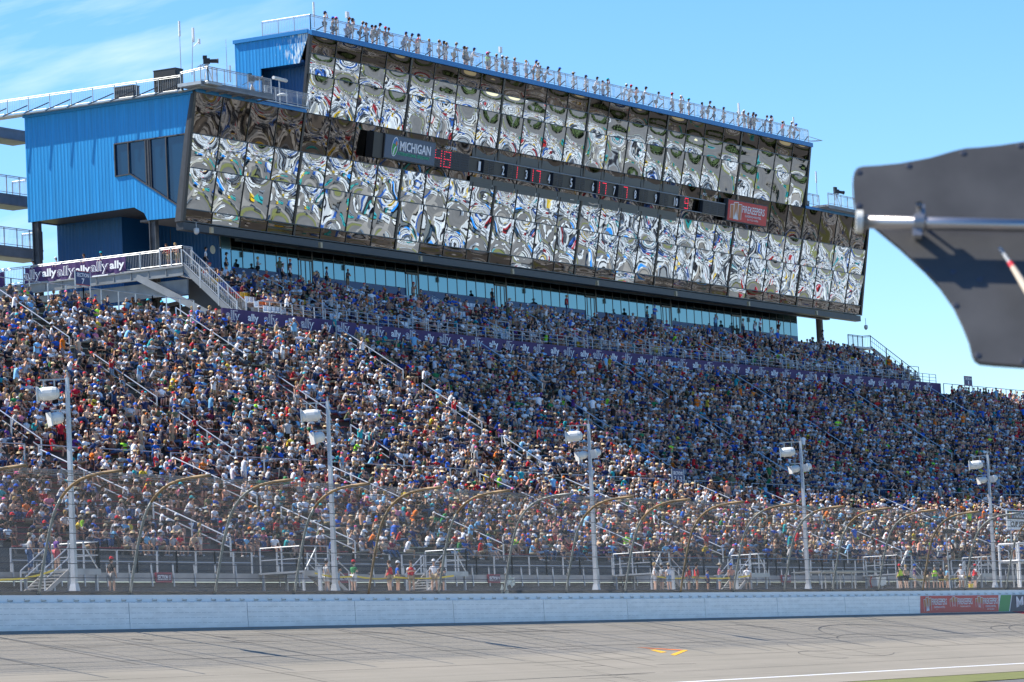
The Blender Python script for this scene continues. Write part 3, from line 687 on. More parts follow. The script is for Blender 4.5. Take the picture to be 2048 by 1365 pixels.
# ------------------------------------------------------------------ the tower
def blue_mat(name, col, per=.32):
    m = bpy.data.materials.new(name); m.use_nodes = True; t = m.node_tree; p = t.nodes['Principled BSDF']; p.inputs['Roughness'].default_value = .42; p.inputs['Specular IOR Level'].default_value = .4
    u = t.nodes.new('ShaderNodeUVMap'); l = t.links.new; sp = t.nodes.new('ShaderNodeSeparateXYZ'); l(u.outputs[0], sp.inputs[0])
    mu_ = t.nodes.new('ShaderNodeMath'); mu_.operation = 'MULTIPLY'; mu_.inputs[1].default_value = 1/per; l(sp.outputs['X'], mu_.inputs[0])
    f = t.nodes.new('ShaderNodeMath'); f.operation = 'PINGPONG'; f.inputs[1].default_value = .5; l(mu_.outputs[0], f.inputs[0])
    r = t.nodes.new('ShaderNodeMapRange'); r.inputs['From Min'].default_value = .12; r.inputs['From Max'].default_value = .3; l(f.outputs[0], r.inputs['Value'])
    b = t.nodes.new('ShaderNodeBump'); b.inputs['Strength'].default_value = .5; b.inputs['Distance'].default_value = .03; l(r.outputs[0], b.inputs['Height']); l(b.outputs[0], p.inputs['Normal'])
    mp_ = t.nodes.new('ShaderNodeMapping'); mp_.inputs['Scale'].default_value = (5, .12, 1); l(u.outputs[0], mp_.inputs[0])
    n = t.nodes.new('ShaderNodeTexNoise'); n.inputs['Scale'].default_value = 1.2; n.inputs['Detail'].default_value = 5; l(mp_.outputs[0], n.inputs[0])
    rr = t.nodes.new('ShaderNodeMapRange'); rr.inputs['From Min'].default_value = .3; rr.inputs['From Max'].default_value = .7; rr.inputs['To Min'].default_value = .82; rr.inputs['To Max'].default_value = 1.15; l(n.outputs[0], rr.inputs['Value'])
    x = t.nodes.new('ShaderNodeVectorMath'); x.operation = 'SCALE'; x.inputs[0].default_value = col; l(rr.outputs[0], x.inputs['Scale'])
    # peeling paint: pale vertical streaks where the second UV coordinate mask (attribute) says so
    at = t.nodes.new('ShaderNodeAttribute'); at.attribute_name = 'peel'
    n2 = t.nodes.new('ShaderNodeTexNoise'); n2.inputs['Scale'].default_value = 2.2; n2.inputs['Detail'].default_value = 7; mp2 = t.nodes.new('ShaderNodeMapping'); mp2.inputs['Scale'].default_value = (3.5, .55, 1); l(u.outputs[0], mp2.inputs[0]); l(mp2.outputs[0], n2.inputs[0])
    ad = t.nodes.new('ShaderNodeMath'); ad.operation = 'ADD'; l(n2.outputs[0], ad.inputs[0]); l(at.outputs['Fac'], ad.inputs[1])
    th_ = t.nodes.new('ShaderNodeMapRange'); th_.inputs['From Min'].default_value = 1.0; th_.inputs['From Max'].default_value = 1.1; l(ad.outputs[0], th_.inputs['Value'])
    mx_ = t.nodes.new('ShaderNodeMixRGB'); mx_.inputs[2].default_value = (.62, .72, .78, 1); l(x.outputs[0], mx_.inputs[1]); l(th_.outputs[0], mx_.inputs[0]); l(mx_.outputs[0], p.inputs['Base Color'])
    return m
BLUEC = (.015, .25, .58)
BLUE = blue_mat('ribbed blue cladding', BLUEC); BLUEF = mat('blue trim', (.012, .19, .48), .45); BLUE_SHADE = blue_mat('blue cladding with painted shade', (.008, .075, .22))  # darker copy of the cladding has recess and undercroft shade put into its colour
def wall_uv(o, horizontal='v'):
    uvl = o.data.uv_layers.new(name='UVMap')
    for lp in o.data.loops:
        P = o.data.vertices[lp.vertex_index].co; q = Vector(P)-B0; uvl.data[lp.index].uv = ((q.dot(BV) if horizontal == 'v' else q.dot(BE)), q.z)
tower = thing('press_tower', B(0, 8, -36.5), 'long press tower with mirrored leaning glass front and bright blue side walls above the grandstand', 'building')
UL = 32*PW
# left side wall of the wide storey: polygon with a window opening cut as strips
def side_poly(mb, u, pts, th=.12, sgn=1, mi=0): mb.prism([B(u, v, z) for v, z in pts], BE*th*sgn, mi)
def tl(z): return -TILT*z                        # v of the glass plane at height z
mb = MB()
u = 0.0
side_poly(mb, u, [(15.45, 3.0), (15.45, -5.12), (7.0, -5.02), (7.0, 3.05)])
side_poly(mb, u, [(7.0, 3.05), (7.0, -.04), (.0, 0.0), (tl(3.15), 3.12)])
side_poly(mb, u, [(7.0, -2.45), (7.0, -5.02), (5.41, -5.0), (4.5, -5.52), (4.2, -6.1), (1.35, -6.17), (1.35, -5.25), (5.6, -2.41)])
o = mb.build('side_wall', BLUE, tower); wall_uv(o)
mb = MB()                                        # corner window with its frames
side_poly(mb, .06, [(7.0, -.04), (7.0, -2.45), (5.6, -2.41), (1.35, -5.25), (.72, -5.3), (.1, 0)], .03)
win = mb.build('window', mat('dark side glass', (.004, .03, .075), .12, 0, 0, spec=.8), tower)
mb = MB()
for a1, b1 in (((6.98, -.02), (6.98, -2.5)), ((6.98, -.02), (.1, .02)), ((5.7, -2.45), (5.7, -.04)), ((4.1, -3.4), (4.1, 0)), ((3.85, -3.6), (3.85, 0)), ((2.2, -4.7), (2.2, 0)), ((1.35, -5.28), (5.6, -2.45)), ((5.6, -2.45), (7.0, -2.49))):
    mb.bar(B(-.04, *a1), B(-.04, *b1), .09, .12, up=BE)
mb.prism([B(-.06, 4.15, -.04), B(-.06, 4.15, -3.45), B(-.06, 3.65, -3.75), B(-.06, 3.65, -.04)], BE*.1)
mb.prism([B(-.12, tl(3.15)+.05, 3.1), B(-.12, tl(-6.5)+.05, -6.5), B(-.12, tl(-6.5)+.62, -6.5), B(-.12, tl(0)+.42, 0), B(-.12, tl(3.15)+.16, 3.1)], BE*.24)
mb.build('window_frame', DARK, win)
# right side wall, back wall, roofs, soffit
mb = MB(); side_poly(mb, UL, [(15.45, 3.0), (15.45, -5.12), (4.2, -6.1), (tl(-6.5)+.1, -6.5), (tl(3.15), 3.12)], .12, -1); o = mb.build('side_wall', BLUE, tower); wall_uv(o)
mb = MB(); mb.box(B(UL/2, 15.3, -1.05), BE*(UL/2-.1), BV*.1, Vector((0, 0, 4.05))); o = mb.build('back_wall', BLUE_SHADE, tower); wall_uv(o, 'u')
mb = MB(); mb.box(B(UL/2, 7.5, 2.95), BE*(UL/2-.15), BV*7.6, Vector((0, 0, .1))); mb.build('lower_roof', STEELG, tower)
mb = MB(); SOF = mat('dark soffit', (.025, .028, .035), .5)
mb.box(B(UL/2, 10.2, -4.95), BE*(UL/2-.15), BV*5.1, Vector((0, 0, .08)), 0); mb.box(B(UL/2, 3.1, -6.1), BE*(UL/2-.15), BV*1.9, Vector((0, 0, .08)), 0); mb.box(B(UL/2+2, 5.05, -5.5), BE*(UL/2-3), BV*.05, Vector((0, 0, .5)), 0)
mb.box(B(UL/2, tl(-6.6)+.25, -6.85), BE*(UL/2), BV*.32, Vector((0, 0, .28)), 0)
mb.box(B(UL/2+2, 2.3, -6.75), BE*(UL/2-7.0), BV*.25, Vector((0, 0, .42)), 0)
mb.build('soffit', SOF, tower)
# upper box
u4, u28 = 4*PW, 28*PW
mb = MB()
side_poly(mb, u4, [(5.8, 9.45), (5.8, 3.0), (3.45, 3.0), (3.4, 7.05), (-.65+.4, 7.05), (tl(9.3)+.12, 9.4)])
o = mb.build('side_wall', BLUE, tower); wall_uv(o)
pe = o.data.attributes.new('peel', 'FLOAT', 'POINT')
for i, v in enumerate(o.data.vertices):
    q = v.co-B0; pe.data[i].value = max(0, min(1, (2.6-q.dot(BV))/3.0))*.62
mb = MB(); side_poly(mb, u4+1.6, [(5.8, 7.3), (5.8, 3.0), (-.2, 3.0), (-.6, 7.3)], .1); mb.box(B(u4+.9, 1.5, 7.2), BE*.8, BV*2.1, Vector((0, 0, .08)))
o = mb.build('recess_wall', BLUE_SHADE, tower); wall_uv(o)
mb = MB(); side_poly(mb, u28, [(5.8, 9.45), (5.8, 3.0), (tl(3.0)+.1, 3.0), (tl(9.3)+.12, 9.4)], .12, -1); o = mb.build('side_wall', BLUE, tower); wall_uv(o)
mb = MB(); mb.box(B((u4+u28)/2, 5.7, 6.2), BE*((u28-u4)/2-.1), BV*.1, Vector((0, 0, 3.15))); o = mb.build('back_wall', BLUE_SHADE, tower); wall_uv(o, 'u')
mb = MB(); mb.box(B((u4+u28)/2, 2.2, 9.32), BE*((u28-u4)/2-.1), BV*3.4, Vector((0, 0, .09))); mb.build('upper_roof', STEELG, tower)
mb = MB()                                        # blue fascia strips
mb.box(G((u4+u28)/2, 9.40, .1), BE*((u28-u4)/2+.25), BV*.16, Vector((0, 0, .20)))
mb.box(G(u4/2, 3.25, .1), BE*(u4/2+.02), BV*.14, Vector((0, 0, .13)))
mb.box(G((u28+UL)/2, 3.25, .1), BE*((UL-u28)/2+.1), BV*.14, Vector((0, 0, .13)))
mb.box(B(-.06, 7.5, 3.12), BE*.14, BV*8.0, Vector((0, 0, .16))); mb.box(B(u4-.06, 2.3, 9.45), BE*.12, BV*3.55, Vector((0, 0, .14)))
mb.build('blue_trim', BLUEF, tower)
# mirrored glass: one window per four-pane bay, bowed panes
def mirror(name, col, rough):
    m = bpy.data.materials.new(name); m.use_nodes = True; t = m.node_tree; p = t.nodes['Principled BSDF']; p.inputs['Base Color'].default_value = (*col, 1); p.inputs['Metallic'].default_value = 1; p.inputs['Roughness'].default_value = rough
    tcn = t.nodes.new('ShaderNodeTexCoord'); n = t.nodes.new('ShaderNodeTexNoise'); n.inputs['Scale'].default_value = .55; n.inputs['Detail'].default_value = 1.0; b = t.nodes.new('ShaderNodeBump'); b.inputs['Strength'].default_value = 1.0; b.inputs['Distance'].default_value = .0035
    t.links.new(tcn.outputs['Object'], n.inputs['Vector']); t.links.new(n.outputs[0], b.inputs['Height']); t.links.new(b.outputs[0], p.inputs['Normal']); return m
MIR = mirror('mirror glass', (.62, .67, .68), .012); MIRD = mirror('dark tinted mirror glass', (.115, .10, .085), .02)
ROWS_L = [(-6.55, -5.63), (-5.63, -2.52), (-2.52, .05), (.05, 3.15)]; ROWS_U = [(3.15, 6.2), (6.2, 7.82), (7.82, 9.2)]
MUL = mat('black mullion', (.02, .022, .026), .4)
BIAS = .066
def pane(mb, ua, ub, ha, hb, mi, N=10):
    base = R0.choice((-1, 1, 1, 1, 1))*R0.uniform(.020, .036)*min(1.0, (hb-ha)/2.6); tx, ty = R0.uniform(-.004, .004), R0.uniform(-.005, .005)
    q1, q2, ph = R0.uniform(-.006, .006), R0.uniform(-.008, .008), R0.uniform(0, 6)
    vs = []
    for j in range(N+1):
        for i in range(N+1):
            x, y = 2*i/N-1, 2*j/N-1
            d = base*(1-x*x)*(1-y*y)*1.0 + q1*math.sin(2.6*x+ph) + q2*math.sin(3.1*y+ph*1.7)*(1-x*x*.5) + tx*x+ty*y + BIAS*y*(hb-ha)/2
            vs.append(G(ua+(ub-ua)*i/N, ha+(hb-ha)*j/N, .03+d))
    mb.add(vs, [(j*(N+1)+i, j*(N+1)+i+1, (j+1)*(N+1)+i+1, (j+1)*(N+1)+i) for j in range(N) for i in range(N)], mi)
for tier, rows, b0, b1 in (('L', ROWS_L, 0, 8), ('U', ROWS_U, 1, 7)):
    for bi in range(b0, b1):
        mb = MB(); fm = MB()
        for c in range(4):
            ua, ub = (bi*4+c)*PW+.035, (bi*4+c+1)*PW-.035
            for ri, (ha, hb) in enumerate(rows):
                dark = (tier == 'L' and ri == 3) or (tier == 'U' and ri == 2) or (tier == 'L' and ri == 0 and R0.random() < .8)
                pane(mb, ua, ub, ha+.03, hb-.03, 1 if dark else 0)
            for (ha, hb) in rows:
                o_ = BIAS*(hb-ha)/2; fm.bar(G((bi*4+c)*PW, ha, .05-o_), G((bi*4+c)*PW, hb, .05+o_), .075 if c else .26, .06 if c else .10, up=BE.cross(Vector((0, 0, 1))))
        for h in [r[0] for r in rows]+[rows[-1][1]]:
            fm.bar(G(bi*4*PW, h, .0), G((bi+1)*4*PW, h, .0), .24, .07)
        wn = mb.build('glass_bay', [MIR, MIRD], tower, smooth=True); fm.build('mullions', MUL, wn)
mb = MB(); mb.box(G(UL/2, -.1, -.25), BE*(UL/2-.1), (G(0, 3.3, 0)-G(0, 0, 0)), BV*.02); mb.box(G((u4+u28)/2, 6.2, -.25), BE*((u28-u4)/2-.1), (G(0, 3.1, 0)-G(0, 0, 0)), BV*.02)
for (uu, ha, hb) in ((u28, 3.15, 9.3), (u4-.12, 3.1, 9.3), (UL, -6.6, 3.2), (0, -6.6, 3.2)):
    mb.bar(G(uu+.02, ha, .03), G(uu+.02, hb, .03), .22, .34, up=BE)
mb.build('glass_backing', BLACK, tower)
# suite level: window wall, doors, blue base, inner blue core, columns
SV = 3.6
SGL = mat('sky reflecting suite glass', (.15, .25, .27), .05, 1.0, 0); SGL2 = mat('suite glass seen through', (.16, .32, .40), .1, .6)
doors = [20.0, 34.6, 50.2, 66.0, 80.5, 93.8]
u = 9.9; k_ = 0; FR = mat('black window frame', (.012, .015, .02), .4)
mbf = MB(); bays = []
while u < 107.5:
    isd = any(abs(u-d) < .9 for d in doors); wdt = 2.0 if isd else 1.55
    mb = MB()
    z0, z1 = (-9.9, -6.55) if isd else (-8.95, -6.55)
    mb.box(B(u+wdt/2, SV, (z0+z1)/2), BE*(wdt/2-.03), BV*.02, Vector((0, 0, (z1-z0)/2)))
    o = mb.build('suite_door' if isd else 'suite_window', SGL, tower)
    fm = MB(); fm.bar(B(u, SV-.03, z0), B(u, SV-.03, z1), .07, .03, up=BV)
    if isd:
        for x in (.35, 1.0, 1.65): fm.bar(B(u+x, SV-.03, z0), B(u+x, SV-.03, -7.75), .09, .03, up=BV)
        fm.bar(B(u, SV-.06, -7.7), B(u+wdt, SV-.06, -7.7), .1, .14); fm.bar(B(u+wdt, SV-.03, z0), B(u+wdt, SV-.03, z1), .22, .03, up=BV)
    fm.bar(B(u, SV-.06, z1-.02), B(u+wdt, SV-.06, z1-.02), .1, .1)
    fm.build('frame', FR, o); u += wdt; k_ += 1
UEND = u
mb = MB(); mb.box(B((9.9+UEND)/2, SV+.06, -9.42), BE*((UEND-9.9)/2), BV*.05, Vector((0, 0, .5))); mb.box(B(9.2, SV, -8.2), BE*.6, BV*.05, Vector((0, 0, 1.7)), 1)
mb.build('suite_base_wall', [mat('suite blue panel', (.01, .07, .19), .5), SGL2], tower)
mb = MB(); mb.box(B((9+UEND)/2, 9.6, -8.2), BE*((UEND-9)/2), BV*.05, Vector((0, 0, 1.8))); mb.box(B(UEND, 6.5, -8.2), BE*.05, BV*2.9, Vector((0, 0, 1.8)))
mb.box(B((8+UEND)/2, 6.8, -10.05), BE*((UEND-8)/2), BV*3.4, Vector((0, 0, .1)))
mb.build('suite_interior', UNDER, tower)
mb = MB(); mb.box(B(8.4, 6.5, -8.0), BE*.08, BV*2.9, Vector((0, 0, 3.0))); mb.box(B(3.6, 12.3, -8.4), BE*.08, BV*3.1, Vector((0, 0, 3.4))); mb.box(B(6.0, 9.3, -8.4), BE*2.4, BV*.08, Vector((0, 0, 3.4)))
o = mb.build('core_wall', BLUE_SHADE, tower); wall_uv(o)
for uu, vv, zt in ((.35, 3.9, -5.6), (.35, 14.9, -5.1), (UL-2.6, 4.4, -6.2)):
    mb = MB(); hh = (zt+15.5)/2; c = B(uu, vv, zt-hh)
    for d_ in (-.26, .26): mb.box(c+BV*d_, BE*.22, BV*.03, Vector((0, 0, hh)))
    mb.box(c, BE*.03, BV*.25, Vector((0, 0, hh))); mb.build('column', mat('weathered column', (.085, .09, .10), .6, 0, .5, 1.5), tower)
mb = MB()
for uu in np.arange(2, UL, 14.77/1.0):
    mb.box(B(float(uu), -.1-.1, -7.15), BE*.14, BV*.1, Vector((0, 0, .22)))
mb.build('soffit_lamps', mat('beige lamp', (.45, .36, .22), .5), tower)
mb = MB(); mb.tube([B(.9, .4, -6.6), B(.9, .4, -7.0)], .03, 5); mb.lathe(B(.9, .4, -7.0), (0, 0, -1), [(0, .1), (.05, .2), (.3, .2), (.42, .16), (.5, .05)], 12)
mb.tube([B(UL-.5, .2, -6.9), B(UL-.5, .2, -7.6)], .03, 5); mb.lathe(B(UL-.5, .2, -7.6), (0, 0, -1), [(0, .1), (.05, .2), (.3, .2), (.42, .14), (.5, .05)], 12)
mb.build('dome_camera', GALVL, tower)
mb = MB(); mb.tube([B(6.2, 6.6, -6), B(6.2, 6.6, -7.5)], .03, 5); mb.box(B(6.2, 6.6, -7.95), BE*.06, BV*.75, Vector((0, 0, .42))); mb.build('hanging_monitor', BLACK, tower)
mb = MB()
for (x, y) in ((425, 500), (162, 567), (213, 509)): 
    uu, zz = at_v(x, y, 3.4) if x > 400 else (8.2, 0)
    if x > 400: mb.lathe(B(uu, 3.4, zz), -BV, [(0, .33), (.04, .33), (.05, .01)], 16)
for vv, zz in ((13.6, -8.6), (11.6, -8.15), (7.6, -7.9)): mb.lathe(B(8.25, vv, zz), -BE, [(0, .33), (.04, .33), (.05, .01)], 16)
mb.build('round_plates', mat('pale round plate', (.5, .47, .38), .5), tower)

# ------------------------------------------------------------------ roof railings, catwalks, platforms
mb = MB()
ru0, ru1 = u4+.3, u28+.2
def slope_rail(mb, P, Q, h, bal=.16, post=1.9, strut=True, outv=None):
    P, Q = Vector(P), Vector(Q); rail(mb, [P, Q], h, 2, post, .026, 0, bal)
    n = max(1, round((Q-P).length/post))
    if strut:
        for i in range(n):
            p = P.lerp(Q, i/n); mb.bar(p+outv*.55-Vector((0, 0, .12)), p+(Q-P)/n*.95+Vector((0, 0, .55)), .07, .07, 1)
slope_rail(mb, B(ru0, -1.25, 9.62), B(ru1, -1.25, 9.62), 1.2, .11, 2.0, True, -BV)
slope_rail(mb, B(ru0, -1.25, 9.62), B(ru0, 3.3, 9.62), 1.2, .15, 1.6, False, BE)
mb.box(B((ru0+ru1)/2, -.5, 9.56), BE*((ru1-ru0)/2), BV*.8, Vector((0, 0, .05)), 0)
tag(mb.build('roof_railing', [GALV, DARK]), 'grey baluster railing with diagonal struts along the top roof of the tower', 'railing')
mb = MB()
mb.bar(B(ru1, -1.2, 10.2), B(ru1+2.6, -1.5, 10.0), .05); mb.bar(B(ru1, .8, 9.7), B(ru1+2.6, -1.5, 10.0), .05); mb.bar(B(ru1, -1.2, 9.8), B(ru1+2.6, -1.5, 10.0), .05)
tag(mb.build('roof_bracket', GALV), 'thin triangular bracket sticking out at the right end of the top roof', 'bracket')
# catwalk on the wide storey at the left
mb = MB()
pA, pB = B(-.65, 18.6, 3.25), B(-.65, .2, 3.15); slope_rail(mb, pA, pB, 1.2, .17, 2.0, True, -BE)
mb.box(B(-.15, 9.4, 3.2), BE*.55, BV*9.3, Vector((0, 0, .05)))
rail(mb, [B(-.65, -2.3, 3.5), B(.5, -2.3, 3.5)], 1.2, 2, 1.2, .032, 0, .16)
rail(mb, [B(-.65, .2, 3.35), B(-.65, -2.3, 3.5)], 1.2, 2, 1.4, .032, 0, .16)
mb.box(B(0.2, -1.0, 3.5), BE*.9, BV*1.35, Vector((0, 0, .08)))
tag(mb.build('roof_catwalk', [GALV, DARK]), 'long grey catwalk railing along the top of the blue side wall at the left', 'catwalk')
mb = MB(); q0, q1 = at_v(402, 172, -1.9), at_v(545, 198, -1.9)
rail(mb, [B(q0[0], -1.9, 3.62), B(q0[0]+9.3, -1.9, 3.62)], 1.2, 2, 1.55, .03, 0, .17)
mb.box(B(q0[0]+4.6, -.9, 3.5), BE*4.7, BV*1.05, Vector((0, 0, .12))); mb.bar(B(q0[0], -1.9, 3.45), B(q0[0]+9.4, -1.9, 3.45), .1, .42, 1)
for i in range(6): mb.bar(B(q0[0]+.6+i*1.7, -1.8, 3.3), B(q0[0]+.6+i*1.7, .6, 3.1), .1, .12, 1)
rail(mb, [B(q0[0]+9.4, -1.2, 3.35), B(u4-.4, -1.2, 3.35)], 1.1, 2, 1.6, .028, 0, .15)
mb.bar(B(q0[0]+9.4, -1.2, 3.3), B(u4-.3, -1.2, 3.3), .1, .1)
tag(mb.build('camera_platform', [GALV, STEELG]), 'projecting grey steel camera platform with railing on the left lower roof of the tower', 'platform')
mb = MB()
rail(mb, [B(u28+.5, -.6, 3.5), B(u28+3.2, -.6, 3.5)], 1.15, 2, 1.2, .03, 0, .16); rail(mb, [B(u28+3.2, -1.6, 3.65), B(UL+.4, -1.6, 3.65)], 1.15, 2, 1.5, .03, 0, .16)
mb.box(B((u28+3.2+UL)/2, -.8, 3.52), BE*((UL-u28-3.2)/2+.3), BV*.9, Vector((0, 0, .1))); mb.bar(B(u28+3, -1.65, 3.42), B(UL+.4, -1.65, 3.42), .12, .3, 1)
tag(mb.build('camera_platform', [GALV, STEELG]), 'projecting grey steel camera platform with railing on the right lower roof of the tower', 'platform')

# television cameras
def tvcam(P, d, lab, grp='television cameras on the roofs', tripod=1.2):
    th = thing('television_camera', P, lab, 'camera', grp); d = Vector(d).normalized(); x = d.cross(Vector((0, 0, 1))).normalized(); up = Vector((0, 0, 1)); P = Vector(P); h = P+up*tripod
    mb = MB(); 
    for a in (0, 2.1, 4.2): mb.bar(P+(d*math.cos(a)+x*math.sin(a))*.45, h, .05, .05)
    mb.box(h+up*.03, d*.16, x*.16, up*.05); mb.build('tripod', GALV, th)
    mb = MB(); mb.box(h+up*.3, d*.25, x*.17, up*.2); mb.box(h+up*.60-d*.12, d*.16, x*.13, up*.12); mb.bar(h-d*.2+up*.1, h-d*.75-up*.15, .04); mb.build('camera_body', BLACK, th)
    mb = MB(); mb.lathe(h+up*.3+d*.25, d, [(0, .13), (.1, .15), (.5, .16), (.62, .2), (.64, .19)], 12); mb.build('lens', BLACK, th)
    return th
def onv(x, y, v): q = at_v(x, y, v); return q
q = at_v(415, 170, -1.2); tvcam(B(q[0], -1.2, 3.75), -BV+BE*.8, 'black television camera on a tripod at the corner of the left roof platform', tripod=1.35)
q = at_v(500, 185, .4); tvcam(B(q[0], .2, 3.6), -BV+BE*.6, 'black boxy television camera operated by a person in blue on the left roof platform', tripod=1.25)
q = at_v(1673, 390, -.8); tvcam(B(q[0], -.8, 3.7), -BV*.5+BE*.8-Vector((0, 0, .12)), 'black long-lens television camera on the right lower roof against the sky', tripod=1.35)
# antennas and masts
def mast(P, h, lab, kind=0, lean=(0, 0)):
    P = Vector(P); th = thing('antenna_mast', P, lab, 'antenna', 'antennas and masts'); top = P+Vector((0, 0, h))+BE*lean[0]
    mb = MB(); mb.tube([P, top], [.04, .02], 6); mb.build('mast_pole', GALV, th)
    mb = MB()
    if kind == 0: mb.tube([top-Vector((0, 0, 1.1)), top+Vector((0, 0, .05))], .085, 8)
    elif kind == 1: mb.box(top-Vector((0, 0, .1)), BE*.2, BV*.08, Vector((0, 0, .25)))
    elif kind == 2: mb.box(top-Vector((0, 0, .5)), BE*.09, BV*.07, Vector((0, 0, .55))); mb.bar(top-Vector((0, 0, 1.4)), top-Vector((0, 0, .9))+BE*.7, .05); mb.box(top-Vector((0, 0, .9))+BE*.75, BE*.1, BV*.05, Vector((0, 0, .2)))
    elif kind == 3: mb.tube([top-Vector((0, 0, .02)), top+Vector((0, 0, .6))], .02, 5)
    mb.build('antenna_head', WHITE, th)
U = Vector((0, 0, 1))
def mast_px(x, yb, yt, v, kind, lab, lean=0):
    u0, z0 = at_v(x, yb, v); u1, z1 = at_v(x, yt, v); mast(B(u0, v, z0), z1-z0, lab, kind, (lean, 0))
mast_px(363, 165, 45, .8, 0, 'tall thin antenna mast leaning slightly left of the other on the left roof')
mast_px(384, 150, 57, .8, 2, 'tall antenna mast with a side dipole on the left roof', .35)
mast_px(455, 165, 95, 1.2, 3, 'hair-thin white whip antenna left of the upper blue box')
mast_px(461, 165, 133, 1.0, 0, 'short white panel antenna on the left roof platform')
mast_px(629, 55, 6, -.6, 0, 'tall white stick antenna at the left corner of the top roof')
mast_px(696, 62, 28, -.6, 1, 'square white panel antenna near the left end of the top roof')
mast_px(1002, 125, 98, -.6, 1, 'small square white antenna above the middle left of the top roof')
mast_px(1478, 232, 208, -.6, 2, 'small white dish antenna right of the middle of the top roof')
mast_px(1588, 262, 236, -.6, 0, 'white stick antenna at the right end of the top roof')
mast_px(1635, 405, 345, .3, 0, 'thin antenna mast on the right lower roof beside the upper block')
mast_px(1706, 400, 365, .3, 3, 'thin mast half hidden behind the black panel')
# roof equipment
def box_thing(nm, c, hx, hv, hz, m, lab, cat, grp=None):
    mb = MB(); c = Vector(c); mb.box(c, BE*hx, BV*hv, U*hz); mb.box(c+U*(hz+.02), BE*hx*1.04, BV*hv*1.04, U*.03); mb.box(c-BV*(hv+.015), BE*hx*.8, BV*.015, U*hz*.8)
    return tag(mb.build(nm, m), lab, cat, grp)
box_thing('covered_equipment', B(-.1, 5.6, 3.7), .4, .9, .45, DARK, 'black covered equipment heap on the left catwalk', 'equipment', 'roof equipment')
box_thing('covered_equipment', B(-.1, 1.7, 4.15), .5, 1.0, .8, BLACK, 'tall black draped equipment next to the crouching camera operator', 'equipment', 'roof equipment')
box_thing('equipment_case', B(4.4, .5, 3.95), .3, .3, .35, LAMPW, 'white equipment box on the left roof platform', 'equipment', 'roof equipment')
box_thing('equipment_case', B(u28+1.3, .4, 3.7), .9, .4, .3, BLACK, 'low dark equipment heap at the foot of the upper block on the right lower roof', 'equipment', 'roof equipment')
q = at_v(560, 200, .2); th = thing('speaker_mast', B(q[0], .2, 3.1), 'white horizontal speaker bar on a short mast in front of the blue recess', 'antenna', 'antennas and masts')
mb = MB(); mb.bar(B(q[0], .2, 3.1), B(q[0], .2, 5.5), .09); mb.build('mast_pole', GALV, th)
mb = MB(); mb.tube([B(q[0]-.8, .2, 5.6), B(q[0]+1.0, .2, 5.55)], .14, 8); mb.lathe(B(q[0]+.2, .1, 4.25), U, [(0, .15), (.05, .42), (.12, .42), (.25, .1)], 12); mb.build('speaker_bar', LAMPW, th)

# ------------------------------------------------------------------ scoreboard and video board on the glass
GU = (G(0, 1, 0)-G(0, 0, 0)).normalized()
GN = BE.cross(GU).normalized(); GN = GN if GN.dot(BV) < 0 else -GN
SCRM = mat('video screen', (.025, .045, .085), .5, 0, .15, 4, emit=((.02, .04, .08), .25)); DIG = mat('digit panel', (.022, .028, .042), .6); LED = mat('lit red led', (.6, .02, .05), .5, emit=((1, .02, .06), 1.0)); BULB = mat('unlit bulb', (.004, .004, .006), .4)
DPAN = mat('blank dark panel', (.045, .058, .068), .45)
vb = thing('video_board', G(7.8*PW, .5, .5), 'dark video board showing the MICHIGAN speedway logo on the glass front', 'video board')
mb = MB(); ua, ub = 6.86*PW, 8.98*PW; mb.box(G((ua+ub)/2, 1.65, .62), BE*((ub-ua)/2), GU*1.02, GN*.22); mb.box(G(6.66*PW, 1.6, .4), BE*.7, GU*1.02, GN*.35); mb.build('cabinet', BLACK, vb)
mb = MB(); mb.box(G((ua+ub)/2, 1.65, .85), BE*((ub-ua)/2-.1), GU*.93, GN*.02); mb.build('screen', SCRM, vb)
mb = MB(); c = G((ua+ub)/2+.75, 1.85, .885); put_text(mb, 'MICHIGAN', c, BE, GU, 1, ext=.01, bold=.02, fit=(4.7, .78)); put_text(mb, 'BON SECOURS', G((ua+ub)/2+1.3, .63, .86), BE, GU, 1, ext=.01, fit=(3.4, .16))if False else None
mb.build('lettering', WLET, vb)
mb = MB(); put_text(mb, 'INTERNATIONAL SPEEDWAY', G((ua+ub)/2+.55, 1.22, .885), BE, GU, 1, ext=.01, bold=.01, fit=(4.9, .27)); mb.build('lettering', mat('green print', (.03, .42, .22), .5), vb)
def ell(c, a, b, n=20, y0=-9, y1=9, ins=0): return [c+BE*(a*math.cos(2*PI*i/n)+.12*math.sin(2*PI*i/n))+GU*b*math.sin(2*PI*i/n) for i in range(n)]
mb = MB(); c0 = G(ua+1.55, 1.7, .885)
mb.add(ell(c0, .47, .80), [tuple(range(20))], 0); mb.add(ell(c0+GN*.006, .40, .72), [tuple(range(20))], 1)
e = ell(c0+GN*.012, .40, .72); mb.add([e[i] for i in range(9, 20)]+[c0+BE*.34+GU*.05+GN*.012, c0-BE*.1+GU*.25+GN*.012], [tuple(range(13))], 2)
mb.add([c0+BE*x+GU*y+GN*.018 for x, y in ((-.28, -.62), (-.12, -.68), (.02, -.2), (.22, .02), (.08, .05), (-.12, -.15))], [tuple(range(6))], 0)
mb.add([c0+BE*(.2+.13*math.cos(a))+GU*(.28+.2*math.sin(a))+GN*.018 for a in np.linspace(0, 6.1, 10)], [tuple(range(10))], 3)
mb.build('emblem', [WLET, mat('emblem blue', (.03, .2, .5), .5), mat('emblem green', (.03, .36, .08), .5), mat('emblem orange', (.8, .2, .03), .5)], vb)
sb = thing('scoreboard', G(15*PW, .5, .4), 'long dark scoreboard strip with LAP TIME and positions 1 to 10 in numbered boxes', 'scoreboard')
